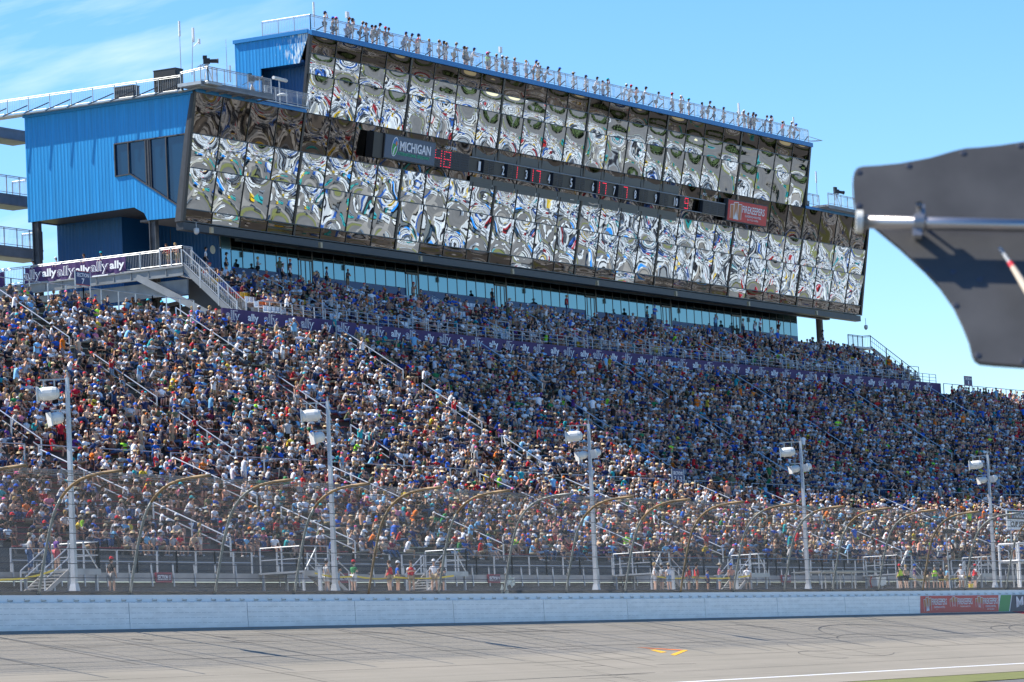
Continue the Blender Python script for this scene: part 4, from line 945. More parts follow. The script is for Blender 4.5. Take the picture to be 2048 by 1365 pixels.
mb = MB()
for k_ in range(10):
    mb.box(G((10.85+k_+.5)*PW, 2.48+.0*k_, .10), BE*(PW/2-.05), GU*.45, GN*.02); mb.box(G((10.85+k_+.5)*PW, .10, .10), BE*(PW/2-.05), GU*.40, GN*.02)
mb.build('blank_panels', DPAN, sb)
GLY = {'4': ['1001', '1001', '1111', '0001', '0001'], '8': ['1111', '1001', '1111', '1001', '1111'], '7': ['1111', '0001', '0001', '0001', '0001'], '1': ['0010']*5, '9': ['1111', '1001', '1111', '0001', '1111'], '3': ['1111', '0001', '0111', '0001', '1111']}
def digits(u0, u1, h0, h1, lit, nd=2):
    mb = MB(); mb.box(G((u0+u1)/2*PW, (h0+h1)/2, .42), BE*((u1-u0)/2*PW), GU*((h1-h0)/2), GN*.16); p = mb.build('digit_panel', DIG, sb)
    bm, lm = MB(), MB(); cols = 6*nd-1; rows = 7; wd = (u1-u0)*PW
    for r in range(rows):
        for c in range(cols):
            on = False
            d_, cc = divmod(c, 6)
            if d_ < len(lit) and lit[d_] != ' ' and cc < 5:
                g = SEG[lit[d_]]; on = g[r][cc] == '1'
            P = G(u0*PW+wd*(c+.7)/(cols+.4), h1-(h1-h0)*(r+.6)/(rows+.2), .59)
            if not on and cc == 5: continue
            (lm if on else bm).box(P, BE*(.028 if on else .05), GU*(.028 if on else .035), GN*.012)
    if bm.v: bm.build('bulbs', BULB, p)
    if lm.v: lm.build('lit_bulbs', LED, p)
SEG = {'1': ['00100']*7, '4': ['10001', '10001', '10001', '11111', '00001', '00001', '00001'], '8': ['11111', '10001', '10001', '11111', '10001', '10001', '11111'], '7': ['11111', '00001', '00001', '00001', '00001', '00001', '00001'], '9': ['11111', '10001', '10001', '11111', '00001', '00001', '11111'], '3': ['11111', '00001', '00001', '01111', '00001', '00001', '11111'], 'i': ['00001']*7, '5': ['11111', '10000', '10000', '11111', '00001', '00001', '11111']}
digits(9.05, 10.55, .72, 2.2, '48  ', 4)
LIT = {1: '  ', 2: ' i', 3: '17', 4: '  ', 5: '  ', 6: '17', 7: ' 7', 8: '  ', 9: '  ', 10: ' 9'}
nb = MB(); nt_ = MB()
for k_ in range(1, 11):
    u0 = 10.95+(k_-1)*1.055; hh = 1.42
    nb = MB(); nb.box(G((u0-.12)*PW, hh, .33), BE*.95, GU*.62, GN*.10); nb.build('number_box', BLACK, sb)
    
    put_text(nt_, str(k_), G((u0+.1)*PW, hh, .50), BE, GU, 1, ext=.01, bold=.02, fit=(.36 if k_ != 10 else .7, .78))
    digits(u0+.25, u0+.72, .9, 2.0, LIT[k_], 2)
nt_.build('lettering', WLET, sb)
digits(21.95, 23.15, .85, 2.0, '    ', 3)
mb = MB(); put_text(mb, 'LAP TIME', G(9.82*PW, 2.48, .4), BE, GU, 1, ext=.01, bold=.01, fit=(1.75, .24)); put_text(mb, 'POS.', G(22.1*PW, 2.62, .4), BE, GU, 1, ext=.01, fit=(.8, .26)); put_text(mb, 'CAR', G(22.7*PW, 2.58, .4), BE, GU, 1, ext=.01, fit=(.7, .26)); mb.build('lettering', WLET, sb)
mb = MB()
for h in (.84, 2.06): mb.tube([G(10.6*PW, h, .5), G(23.2*PW, h, .5)], .045, 5)
mb.build('support_rails', GALV, sb)
fk = thing('sponsor_sign', G(24.4*PW, .5, .4), 'red FIREKEEPERS casino hotel sign at the right end of the scoreboard strip', 'sign')
mb = MB(); mb.box(G(24.37*PW, 1.57, .45), BE*(1.13*PW), GU*1.06, GN*.22); mb.build('frame', DARK, fk)
mb = MB(); mb.box(G(24.37*PW, 1.57, .68), BE*(1.13*PW-.12), GU*.95, GN*.02); mb.build('panel', REDS, fk)
mb = MB(); casino(mb, G(24.37*PW, 1.57, .71), BE, GU, 7.8, 1.8, 0, 1); mb.build('lettering', [WLET, ORW], fk)

# ------------------------------------------------------------------ left walkway with hanging banners, stairs, ramps
wk = thing('elevated_walkway', B(-3, 8, -10.2), 'elevated grey steel walkway leading to the terrace at the left', 'walkway')
WU = -2.9
mb = MB(); mb.box(B(WU+1.6, 9.2, -10.25), BE*1.7, BV*10.2, U*.06); mb.build('deck', CONC, wk)
mb = MB(); mb.box(B(WU-.05, 9.2, -10.6), BE*.06, BV*10.2, U*.32); mb.box(B(WU-.1, 9.2, -10.32), BE*.12, BV*10.2, U*.04); mb.box(B(WU+.5, 9.2, -11.75), BE*.08, BV*10.2, U*.55); mb.box(B(WU-.0, 9.2, -10.95), BE*.16, BV*10.2, U*.03)
for i in range(12): mb.box(B(WU-.12, .5+i*1.6, -10.6), BE*.05, BV*.03, U*.3)
mb.build('beams', STEELG, wk)
mb = MB(); rail(mb, [B(WU, 19.3, -10.2), B(WU, 1.1, -10.2)], 1.3, 2, 1.75, .035, 0, .15)
rail(mb, [B(WU, 1.1, -10.2), B(WU, -.95, -10.2)], 1.42, 2, 1.05, .04, 0, .15)
rail(mb, [B(WU, -.95, -10.2), B(WU+1.2, -.95, -10.2)], 1.42, 2, 1.1, .04, 0, .15)
mb.build('railing', GALVL, wk)
def sag_banner(v0, v1, zt, zb, words, lab):
    th = thing('hanging_banner', B(WU-.06, (v0+v1)/2, zb), lab, 'banner', 'purple banners on the walkway railing'); mb = MB(); n, m = 60, 8; vs = []
    ph = R0.uniform(0, 6)
    def P(q, r):
        v = v0+(v1-v0)*q; zz = zt+(zb-zt)*r; wv = .05*math.sin(q*(v1-v0)*5.1+ph+r*2)*(.3+r)+.03*math.sin(q*(v1-v0)*11+r*5)
        sc_ = .06*abs(math.sin(q*(v1-v0)*2.6)); return B(WU-.10+wv, v, zz-sc_*(1-r)-.04*math.sin(q*9+ph)*r)
    for i in range(n+1):
        for j in range(m+1): vs.append(P(i/n, j/m))
    mb.add(vs, [(i*(m+1)+j, (i+1)*(m+1)+j, (i+1)*(m+1)+j+1, i*(m+1)+j+1) for i in range(n) for j in range(m)]); mb.build('banner_cloth', PURPLE, th, smooth=True)
    mb = MB(); k_ = len(words)
    for i, (big, ws) in enumerate(words):
        q = (i+.5)/k_; c = P(q, .5)-BE*.07; hh = (zt-zb)*(.72 if big else .58)
        put_text(mb, 'ally', c, -BV, U, 1, ext=.006, bold=.03, fit=(hh*1.75, hh))
        if big: put_text(mb, 'ally', c-BE*.012, -BV, U, 1, ext=.004, bold=-.012, mi=1, fit=(hh*1.7, hh*.93)); mb.bar(c-U*hh*.62+BV*.7-BE*.01, c-U*hh*.62-BV*.75-BE*.01, .02, .09)
    mb.build('lettering', [WLET, PURPLE], th)
sag_banner(13.6, 4.15, -9.02, -10.35, [(1, 1), (0, 1), (1, 1), (0, 1), (1, 1), (0, 1)][::1], 'long wrinkled purple banner with six white words on the walkway railing between the two columns')
sag_banner(18.2, 15.6, -9.1, -10.35, [(0, 1)], 'short purple banner with one white word left of the left column')
st = thing('side_stair', B(-1.5, -2, -13.6), 'steep grey steel stair with baluster railings descending from the walkway to the terrace', 'stair')
mb = MB(); a0_, a1_ = B(WU, -.9, -10.3), B(WU, -5.6, -14.6)
mb.bar(a0_, a1_, .1, .4); mb.bar(a0_+BE*1.2, a1_+BE*1.2, .1, .4); mb.bar(B(WU-.1, 3.2, -10.7), B(WU-.1, -3.7, -14.3), .14, .5, 0)
for i in range(17): c = a0_.lerp(a1_, (i+.5)/17)+BE*.6; mb.box(c, BE*.58, BV*.14, U*.02)
mb.build('steps', STEELG, st)
mb = MB()
for x in (0, 1.2):
    p, q = a0_+BE*x, a1_+BE*x
    mb.tube([p+U*1.3, q+U*1.3], .045, 6); mb.tube([p+U*.35, q+U*.35], .03, 6)
    for i in range(27): c = p.lerp(q, i/26); mb.tube([c+U*.35, c+U*1.3], .014, 3, 0, False)
    for i in range(4): c = p.lerp(q, i/3); mb.bar(c-U*.3, c+U*1.3, .1, .1)
mb.build('railing', GALVL, st)
# grey structure under the left walkway
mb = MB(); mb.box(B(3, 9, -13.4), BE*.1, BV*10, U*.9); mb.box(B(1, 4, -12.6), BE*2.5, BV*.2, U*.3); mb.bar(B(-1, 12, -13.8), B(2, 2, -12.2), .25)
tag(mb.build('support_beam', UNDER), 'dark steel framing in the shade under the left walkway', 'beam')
# right end of the terrace: landing and stair against the sky
rs = thing('side_stair', B(UL, -1, -13), 'grey baluster stair against the sky at the right end of the terrace', 'stair')
mb = MB(); rail(mb, [B(UL-3.4, .9, -9.95), B(UL, .9, -9.95)], 1.3, 2, 1.1, .035, 0, .17); rail(mb, [B(UL, .9, -9.95), B(UL, .0, -9.95)], 1.3, 2, 1.1, .035, 0, .17)
p, q = B(UL, 0, -9.95), B(UL, -5.0, -14.1)
mb.tube([p+U*1.25, q+U*1.25], .04, 6); mb.tube([p+U*.2, q+U*.2], .03, 6); mb.tube([p+U*.75, q+U*.75], .02, 5)
for i in range(24): c = p.lerp(q, i/23); mb.tube([c+U*.2, c+U*1.25], .014, 3, 0, False)
for i in range(4): c = p.lerp(q, i/3); mb.bar(c-U*.1, c+U*1.25, .08, .08)
mb.build('railing', STEELG, rs)
mb = MB(); mb.box(B(UL-2.2, 1.2, -10.05), BE*2.2, BV*1.5, U*.08); mb.bar(p, q, .1, .3)
for i in range(4): mb.box(B(UL-2.4, .6-i*.7, -10.4-i*.45), BE*2.1, BV*.36, U*.06)
mb.build('steps', GALV, rs)
# ramp tower at the far left
rt = thing('ramp_tower', B(-3, 18, -12), 'open grey steel ramp tower with railed decks at the far left', 'stair tower')
VT = 22.0; _a, _b, _c = at_v(50, 282, VT), at_v(50, 400, VT), at_v(85, 500, VT)
for (zt, ua, ub, lab) in ((_a[1]+.8, -14, _a[0]+1, 'top'), (_b[1]+.3, -14, _b[0]+1, 'mid'), (_c[1], -14, _c[0], 'low')):
    mb = MB(); mb.box(B((ua+ub)/2, VT+1, zt-.1), BE*((ub-ua)/2), BV*1.1, U*.08); mb.box(B((ua+ub)/2, VT, zt-.5), BE*((ub-ua)/2), BV*.06, U*.33); mb.box(B((ua+ub)/2, VT+1, zt-.85), BE*((ub-ua)/2), BV*1.0, U*.04)
    mb.build('deck', [STEELG], rt)
    if lab != 'top':
        mb = MB(); rail(mb, [B(ua, VT, zt), B(ub, VT, zt)], 1.45, 2, 1.6, .035, 0, .16); rail(mb, [B(ub, VT, zt), B(ub, VT+2, zt)], 1.45, 2, 1.6, .035, 0, .16); mb.build('railing', GALVL, rt)
mb = MB(); mb.bar(B(-14, VT+.5, -3), B(3, VT+.5, 1.9), .18, .25); mb.bar(B(-14, VT+.5, .5), B(3, VT+.5, -2.6), .1, .1); mb.bar(B(-14, VT+.5, -10), B(3, VT+.5, -6.6), .18, .3); mb.bar(B(-10, VT+.6, 1.0), B(3, VT+.6, -.6), .12, .3)
for uu in (-14, -6.5): mb.box(B(uu, VT+1, -12), BE*.2, BV*.2, U*15)
mb.build('frame', STEELG, rt)

# ------------------------------------------------------------------ signs
def sign(nm, P, t, up, w_, h_, lines, mats, lab, legs=0, border=True, sizes=None):
    th = thing(nm, Vector(P), lab, 'sign'); n = t.cross(up).normalized(); P = Vector(P)
    mb = MB(); mb.box(P, t*w_/2, up*h_/2, n*.03, 0)
    if border: mb.box(P+n*.034, t*(w_/2-.06), up*(h_/2-.06), n*.004, 1)
    mb.build('sign_board', mats[:2] if border else mats[:1], th); mb = MB(); m = len(lines)
    for i, ln in enumerate(lines):
        wx, hy, cy = sizes[i]; put_text(mb, ln, P+up*cy+n*.045, t, up, 1, ext=.006, bold=.015, fit=(wx, hy))
    mb.build('lettering', mats[2], th)
    if legs:
        mb = MB(); 
        for x in (-1, 1): mb.bar(P+t*x*w_*.49-up*(h_/2+legs), P+t*x*w_*.49+up*h_/2, .07, .07)
        mb.build('legs', GALV, th)
RB = mat('red sign border', (.35, .03, .05), .5)
t, a, up = fr(66)
sign('section_sign', W(66.0, 41.25, 23.1), t, up, 1.75, .95, ['SECTION', '7'], [RB, NAVYS, WLET], 'blue SECTION 7 sign on two legs at the top of the stand', 1.1, True, [(1.4, .26, .2), (.3, .36, -.2)])
t, a, up = fr(209); sign('section_sign', W(209.1, 41.25, 22.75), t, up, 1.75, .95, ['SECTION', '1'], [RB, NAVYS, WLET], 'small blue section sign standing against the sky at the right', 1.3, True, [(1.4, .26, .2), (.2, .36, -.2)])
t, a, up = fr(115); sign('section_sign', W(113.9, 22.0, 9.75), t, up, 1.9, 1.15, ['SECTIONS', '3-1-2'], [NAVYS, NAVYS, WLET], 'dark blue SECTIONS 3-1-2 sign above the cross aisle', 1.0, True, [(1.5, .24, .25), (1.2, .4, -.2)])
for s, x, txt, lab in ((20.3, 0, 'SECTION 11', 'small maroon SECTION 11 sign on the walkway edge at the left'), (56.3, 0, 'SECTION 9', 'small maroon SECTION 9 sign on the walkway edge near the middle'), (98.0, 0, 'SECTION 5', 'small dark SECTION 5 sign on the walkway edge left of the fourth light pole'), (38.8, 0, 'SECTION 9', 'small maroon section sign half hidden behind the officials in vests')):
    t, a, up = fr(s); sign('section_sign', W(s, 5.9, 1.2), t, up, 1.5, .5, [txt], [RB, mat('maroon sign', (.09, .02, .05), .5), WLET], lab, 0, True, [(1.25, .24, 0)])
t, a, up = fr(133)
nas = thing('series_sign', W(133.2, 3, 5.6), 'white and black NASCAR CUP SERIES sign on legs at the right edge', 'sign')
c = W(134.0, 3, 5.55); n_ = t.cross(up)
mb = MB(); mb.box(c, t*2.5, up*.75, n_*.04, 0); mb.box(c+up*.37+n_*.045, t*2.4, up*.33, n_*.004, 1); mb.build('sign_board', [WHITE, BLACK], nas)
mb = MB(); put_text(mb, 'NASCAR', c+up*.37+t*.45+n_*.06, t, up, 1, ext=.006, bold=.03, shear=.25, fit=(3.0, .44)); put_text(mb, 'CUP SERIES', c-up*.33+n_*.06, t, up, 1, ext=.006, bold=.02, mi=1, shear=.2, fit=(3.7, .42))
for k_, mi in enumerate((2, 3, 4)): mb.box(c-t*(1.95-.28*k_)+up*.37+n_*.055, t*.11, up*.22, n_*.004, mi)
mb.build('lettering', [WLET, BLACK, mat('stripe yellow', (.8, .5, .02), .5), mat('stripe red', (.7, .03, .03), .5), mat('stripe blue', (.02, .3, .7), .5)], nas)
mb = MB()
for x in (-1.8, 1.8): mb.bar(c+t*x-up*5.3, c+t*x, .1, .1)
mb.build('legs', GALV, nas)

# ------------------------------------------------------------------ things on the concourse behind the fence
def tape(pts, lab):
    mb = MB(); P = []
    for a_, b_ in zip(pts[:-1], pts[1:]):
        for i in range(6): q = i/6; s, z = a_[0]+(b_[0]-a_[0])*q, a_[1]+(b_[1]-a_[1])*q-.12*math.sin(PI*q); P.append(W(s, 2.2, z))
    P.append(W(pts[-1][0], 2.2, pts[-1][1])); vs = []
    for p in P: vs += [p-U*.045, p+U*.045, p+U*.045+Vector((0, .004, 0)), p-U*.045+Vector((0, .004, 0))]
    m = len(P); mb.add(vs, [(i*4+j, i*4+4+j, i*4+4+(j+1) % 4, i*4+(j+1) % 4) for i in range(m-1) for j in range(4)])
    tag(mb.build('caution_tape', YEL), lab, 'tape', 'yellow caution tapes')
tape([(-3, .7), (.5, .85), (4.8, 1.3)], 'yellow caution tape rising to the first stair at the left'); tape([(29.2, 1.25), (33.5, 1.1), (38, 1.05), (44.6, 1.15)], 'yellow caution tape between the standing group and the vested officials'); tape([(70, 1.2), (76, 1.1), (84.5, 1.2)], 'yellow caution tape right of the third light pole'); tape([(109, 1.15), (115, .95), (122, 1.2)], 'yellow caution tape at the group right of the cage')
for k_, (s, lab) in enumerate(((28.0, 'short grey post behind the fence left of the red-capped group'), (71.0, 'short grey post right of the third light pole'), (80.3, 'thin white post beside the two vested officials in the middle'))):
    t, a, up = fr(s); b = W(s, 1.2, .2); mb = MB(); mb.bar(b, b+up*1.35, .16, .16); mb.box(b+up*1.37, t*.11, a*.11, up*.03); mb.box(b+up*.02, t*.15, a*.15, up*.02); tag(mb.build('short_post', GALVL), lab, 'post', 'short posts behind the wall')
# cage with equipment
t, a, up = fr(100); cg = thing('mesh_cage', W(100, 2.5, .2), 'low grey wire cage with a sheet roof right of the fourth light pole', 'cage')
mb = MB(); cb = W(99.5, 2.6, .2)
for x in (-5, -2.5, 0, 2.5, 5):
    for y in (-1, 1): mb.bar(cb+t*x+a*y, cb+t*x+a*y+up*1.25, .07)
for y in (-1, 1): mb.bar(cb-t*5+a*y+up*1.25, cb+t*5+a*y+up*1.25, .07)
mb.build('frame', GALV, cg); mb = MB(); mb.box(cb+up*1.3, t*5.2, a*1.15, up*.02); mb.build('roof_sheet', GALV, cg)
cart = thing('equipment_cart', W(103.2, 1.3, .2), 'white and red equipment cart inside the cage area', 'cart'); b = W(103.2, 1.4, .2); mb = MB(); mb.box(b+up*.55, t*.8, a*.4, up*.3); mb.build('box_body', LAMPW, cart); mb = MB(); mb.tube([b-t*.9+up*.15, b-t*1.1+up*.6, b-t*.8+up*.9], .05, 6); mb.build('hose', mat('red hose', (.6, .04, .02), .5), cart)
for x in (-.5, .5):
    mb = MB(); mb.lathe(b+t*x-a*.42+up*.16, -a, [(0, .16), (.08, .16), (.09, .05)], 12); mb.build('wheel', BLACK, cart)
bk = W(120.6, 1.6, .2); mb = MB(); mb.lathe(bk, U, [(0, .16), (.36, .2), (.38, .21), (.38, .18), (.1, .15)], 12); tag(mb.build('bucket', YEL), 'yellow bucket on the concourse near the group right of the cage', 'bucket')
# white tube frame at the right edge
t, a, up = fr(130); fs = thing('flag_stand_frame', W(129.5, 1.4, .2), 'white tube frame of the flag stand at the right edge behind the fence', 'frame')
mb = MB(); b = W(129.2, 1.2, .2)
for x, y in ((0, 0), (3.5, 0), (0, 1.6), (3.5, 1.6), (7, 0)): mb.tube([b+t*x+a*y, b+t*x+a*y+up*3.4], .09, 8)
for z in (3.4, 2.1): mb.tube([b+up*z, b+t*7+up*z], .09, 8); mb.tube([b+up*z, b+up*z+a*1.6], .09, 8)
mb.build('tube_frame', WHITE, fs); mb = MB(); mb.box(b+t*2+a*.8+up*2.0, t*2, a*.8, up*.05); mb.build('platform', GALV, fs)
# remote camera on an arm above the fence
rc = W(113.2, .2, 4.2); th = thing('boom_camera', rc, 'black remote camera on a short mast above the fence at the right', 'camera'); mb = MB(); mb.tube([W(113.2, .1, 0), rc+U*1.2], .05, 6); mb.bar(rc+U*1.2, rc+U*1.9-t*.7, .06); mb.build('mast_arm', GALV, th)
mb = MB(); mb.box(rc+U*.1+t*.3, t*.35, a*.2, U*.16); mb.lathe(rc+U*.1+t*.6-a*.1, t-a*.4, [(0, .1), (.3, .13), (.32, .1)], 10); mb.build('camera_body', BLACK, th)
# two pale flags rolled on the fence
for k_, (x, y, rz_) in enumerate(((1022, 1163, .3), (1010, 1182, -.2))):
    s, z = at_Y(x, y, .35); t, a, up = fr(s); mb = MB(); P = W(s, .35, z); vs = []
    for i in range(7):
        for j in range(5): vs.append(P+t*((i/6-.5)*.75+.1*rz_*j)+up*((j/4-.5)*.55+.1*math.sin(i*1.2+k_))+a*.06*math.sin(i*1.7+j))
    mb.add(vs+[v+a*.01 for v in vs], [(i*5+j, i*5+5+j, i*5+6+j, i*5+1+j) for i in range(6) for j in range(4)]+[(35+i*5+j, 35+i*5+1+j, 35+i*5+6+j, 35+i*5+5+j) for i in range(6) for j in range(4)])
    fo = mb.build('pale_cloth', mat('pale green white cloth', (.55, .62, .58), .8, 0, .4, 6)); tag(fo, ('upper' if k_ == 0 else 'lower')+' crumpled pale cloth tied to the fence below the SECTION 9 sign', 'cloth')

# ------------------------------------------------------------------ dark foreground panel on its tube, near the camera
pn = (-CF*.82+Vector((0, 0, 1))*.60).normalized()
PC = CAM+ray(1900, 520)*8.0
pw = thing('black_panel', PC-Vector((0, 0, 1.2)), 'large black riveted panel with a metal tube clamped across it in the right foreground', 'panel')
def onp(x, y, off=0.0):
    r = ray(x, y); o = PC+pn*off; return CAM+r*((o-CAM).dot(pn)/r.dot(pn))
OUT = [(1706, 362), (1707, 352), (1709, 344), (1713, 338), (1719, 334.5), (1727, 333), (1760, 331), (1800, 327), (1860, 316), (1905, 303), (1930, 297), (1960, 295), (2000, 291), (2060, 282), (2200, 268), (2200, 742), (2048, 731), (1990, 727), (1960, 724), (1950, 718), (1945, 709), (1938, 680), (1926, 650), (1908, 612), (1880, 572), (1850, 540), (1800, 494), (1760, 461), (1738, 443), (1722, 432), (1713, 420), (1708, 400)]
mb = MB(); mb.prism([onp(*p) for p in OUT], -pn*.012); mb.build('panel_sheet', mat('matt black sheet', (.070, .068, .066), .55, 0, .35, 7, .18, 45), pw)
mb = MB()
for p in ((1717, 345), (1717, 411), (1817, 332), (1926, 307), (2040, 292), (1853, 541), (1907, 545), (1911, 611), (1955, 711), (2047, 722), (1960, 560)):
    c = onp(*p); mb.lathe(c, pn, [(0, .0075), (.0012, .0075), (.002, .005), (.0022, .0001)], 10)
mb.build('rivets', mat('dark rivet', (.10, .10, .11), .35, .5), pw)
mb = MB(); ta, tb = onp(1716, 444, .045), onp(2200, 456, .045); mb.tube([ta, tb], .0145, 16); mb.build('tube', mat('brushed tube', (.45, .42, .40), .28, .9), pw, smooth=True)
mb = MB(); dv = (tb-ta).normalized(); mb.lathe(ta-dv*.004, dv, [(0, .008), (0, .025), (.014, .025), (.014, .012)], 20); mb.build('end_cap', mat('cream plastic cap', (.72, .70, .62), .4), pw)
mb = MB(); c = onp(1838, 447, .045); mb.lathe(c-dv*.011, dv, [(0, .016), (0, .020), (.022, .020), (.022, .016)], 16); sidev = dv.cross(pn).normalized(); sidev = sidev if sidev.z > 0 else -sidev
mb.box(c+sidev*.033+dv*.004, dv*.009, sidev*.016, pn*.006); mb.box(c-sidev*.026-dv*.004, dv*.010, sidev*.012, pn*.006); mb.lathe(c+sidev*.04-pn*.045, pn, [(0, .004), (.055, .004), (.056, .008), (.062, .008)], 8)
mb.box(c-pn*.03, dv*.008, sidev*.01, pn*.03); mb.build('clamp', mat('clamp steel', (.35, .34, .33), .4, .8), pw)
mb = MB(); a_, b_ = onp(2000, 497, .02), onp(2036, 550, .05); m_ = a_.lerp(b_, .55); m2 = a_.lerp(b_, .72); e_ = onp(2060, 590, .06)
mb.tube([a_, m_], .004, 8, 0); mb.tube([m_, m2], .0055, 8, 1); mb.tube([m2, e_], [.006, .009], 8, 2); mb.build('cable_end', [GALV, mat('red sleeve', (.7, .03, .05), .5), mat('tan plug', (.6, .5, .38), .5)], pw)
post = onp(2190, 456, .045); mb = MB(); mb.tube([post, Vector((post.x, post.y, IZ))], .02, 10); mb.build('stand_post', mat('stand tube', (.4, .4, .4), .4, .8), pw)

# ------------------------------------------------------------------ what the mirror glass looks down on: infield camp, lots, grass, trees
FD = Vector((.81, -.585, 0)).normalized(); FX = Vector((-FD.y, FD.x, 0)); F0 = Vector((160, 48, 0))
def inf(d_, x_, z=0.0): return F0+FD*d_+FX*x_+Vector((0, 0, IZ+z))
gm = MB()
for (d0, d1, x0, x1) in ((226, 240, -160, 200), (330, 337, -180, 230), (540, 556, -260, 300), (640, 690, -350, 400)):
    gm.add([inf(d0, x0, .03), inf(d1, x0, .03), inf(d1, x1, .03), inf(d0, x1, .03)], [(0, 1, 2, 3)])
gm.build('infield_lawns', GRASS)['kind'] = 'structure'
gm = MB()
for (d0, d1, x0, x1) in ((244, 254, -160, 200), (560, 600, -260, 300), (395, 400, -200, 250)): gm.add([inf(d0, x0, .04), inf(d1, x0, .04), inf(d1, x1, .04), inf(d0, x1, .04)], [(0, 1, 2, 3)])
for x in range(-150, 250, 40): gm.add([inf(180, x, .045), inf(560, x+12, .045), inf(560, x+17, .045), inf(180, x+5, .045)], [(0, 1, 2, 3)])
gm.build('infield_roads', mat('infield road', (.24, .225, .20), .9, 0, .2, .05))['kind'] = 'structure'
VP = [(.78, .80, .80)]*16+[(.35, .37, .38)]*4+[(.08, .09, .10)]*3+[(.6, .58, .5), (.03, .12, .45), (.5, .03, .03), (.05, .05, .06), (.2, .22, .24), (.02, .3, .33), (.75, .5, .02)]
VEH = vcolor('vehicle paint', .35); mb = MB(); cols = []
def vbox(c, l_, w_, h_, ang, col):
    d = FD*math.cos(ang)+FX*math.sin(ang); x = Vector((-d.y, d.x, 0)); n0 = len(mb.v)
    mb.box(c+U*(h_/2+.5), d*l_/2, x*w_/2, U*h_/2); cols.extend([col]*8)
    mb.box(c+U*(h_*.68+.5), d*l_*.47, x*(w_/2+.02), U*h_*.12); cols.extend([(.02, .02, .03)]*8)
    mb.box(c+U*.3, d*l_*.45, x*w_*.45, U*.25); cols.extend([(.03, .03, .03)]*8)
rr = random.Random(5)
for i in range(1700):
    zone = rr.random()
    if zone < .76: d_ = rr.uniform(345, 535)
    elif zone < .87: d_ = rr.uniform(255, 345)
    elif zone < .94: d_ = rr.uniform(600, 660)
    else: d_ = rr.uniform(170, 255)
    x_ = rr.uniform(-190, 260); d_ = round(d_/13)*13+rr.uniform(-1.5, 1.5); col = rr.choice(VP)
    if zone < .76 or rr.random() < .3: vbox(inf(d_, x_), rr.uniform(7, 12), 2.6, 3.1, rr.choice((0, 1.57))+rr.uniform(-.1, .1)+.3, col)
    else: vbox(inf(d_, x_), 4.6, 1.9, 1.5, rr.choice((0, 1.57, .7)), col)
for i in range(16):                             # awnings and tents
    c = inf(rr.uniform(190, 400), rr.uniform(-150, 220)); h = rr.uniform(2.5, 4); w_ = rr.uniform(2, 4.5); col = rr.choice([(.02, .2, .6), (.02, .2, .6), (.7, .5, .02), (.6, .04, .03), (.03, .25, .2), (.75, .76, .78), (.3, .32, .34)])
    mb.add([c+FD*-w_+FX*-w_+U*h, c+FD*w_+FX*-w_+U*h, c+FD*w_+FX*w_+U*h, c+FD*-w_+FX*w_+U*h, c+U*(h+1.6)], [(0, 1, 4), (1, 2, 4), (2, 3, 4), (3, 0, 4), (0, 3, 2, 1)]); cols.extend([col]*5)
o = mb.build('parked_motorhomes', VEH); o['label'] = 'dense camp of white motorhomes, cars and awnings seen only in the mirror glass'; o['category'] = 'vehicles'; o['kind'] = 'stuff'
o.data.color_attributes.new('Col', 'FLOAT_COLOR', 'POINT').data.foreach_set('color', np.array([(*c, 1) for c in cols], dtype=np.float32).ravel())
mb = MB(); FOL = mat('distant tree foliage', (.045, .075, .02), .9, 0, .5, .3)
for i in range(420):
    d_ = rr.uniform(860, 980); x_ = rr.uniform(-420, 520); c = inf(d_, x_); r = rr.uniform(4, 8); h = rr.uniform(9, 16)
    n = 7; o_ = len(mb.v)
    for (z, q) in ((1, .6), (h*.35, 1.0), (h*.7, .8), (h, .15)):
        for k_ in range(n): a_ = 2*PI*k_/n+z; rq = r*q*rr.uniform(.75, 1.2); mb.v.append(tuple(c+Vector((math.cos(a_)*rq, math.sin(a_)*rq, z+rr.uniform(-.8, .8)))))
    for l_ in range(3):
        for k_ in range(n): p_, q_ = o_+l_*n+k_, o_+l_*n+(k_+1) % n; mb.f.append((p_, q_, q_+n, p_+n)); mb.m.append(0)
o = mb.build('distant_woods', FOL); o['label'] = 'dark woods beyond the infield seen only in the mirror glass'; o['category'] = 'trees'; o['kind'] = 'stuff'

# ------------------------------------------------------------------ people: palettes
SHIRT = [('white', (.78, .78, .80), 25), ('light grey', (.40, .41, .43), 12), ('charcoal', (.07, .07, .08), 12), ('black', (.018, .018, .02), 17), ('navy', (.02, .035, .11), 11), ('royal blue', (.02, .11, .48), 7), ('sky blue', (.20, .45, .68), 6), ('red', (.50, .02, .03), 5.5), ('maroon', (.18, .02, .04), 3), ('teal', (.02, .32, .36), 2.5), ('green', (.03, .20, .07), 1.6), ('olive', (.14, .15, .08), 3), ('orange', (.75, .18, .02), 1.4), ('pink', (.62, .20, .28), 2), ('yellow', (.65, .48, .05), .9), ('lime', (.35, .80, .05), .7), ('tan', (.45, .34, .24), 4), ('purple', (.11, .04, .22), 1), ('salmon', (.62, .30, .22), 2)]
PANTS = [('khaki shorts', (.36, .28, .18), 6), ('grey shorts', (.22, .22, .23), 5), ('black shorts', (.02, .02, .025), 5), ('blue jeans', (.06, .11, .22), 5), ('navy shorts', (.02, .03, .08), 4), ('pale denim shorts', (.25, .36, .5), 3), ('white shorts', (.65, .65, .65), 2)]
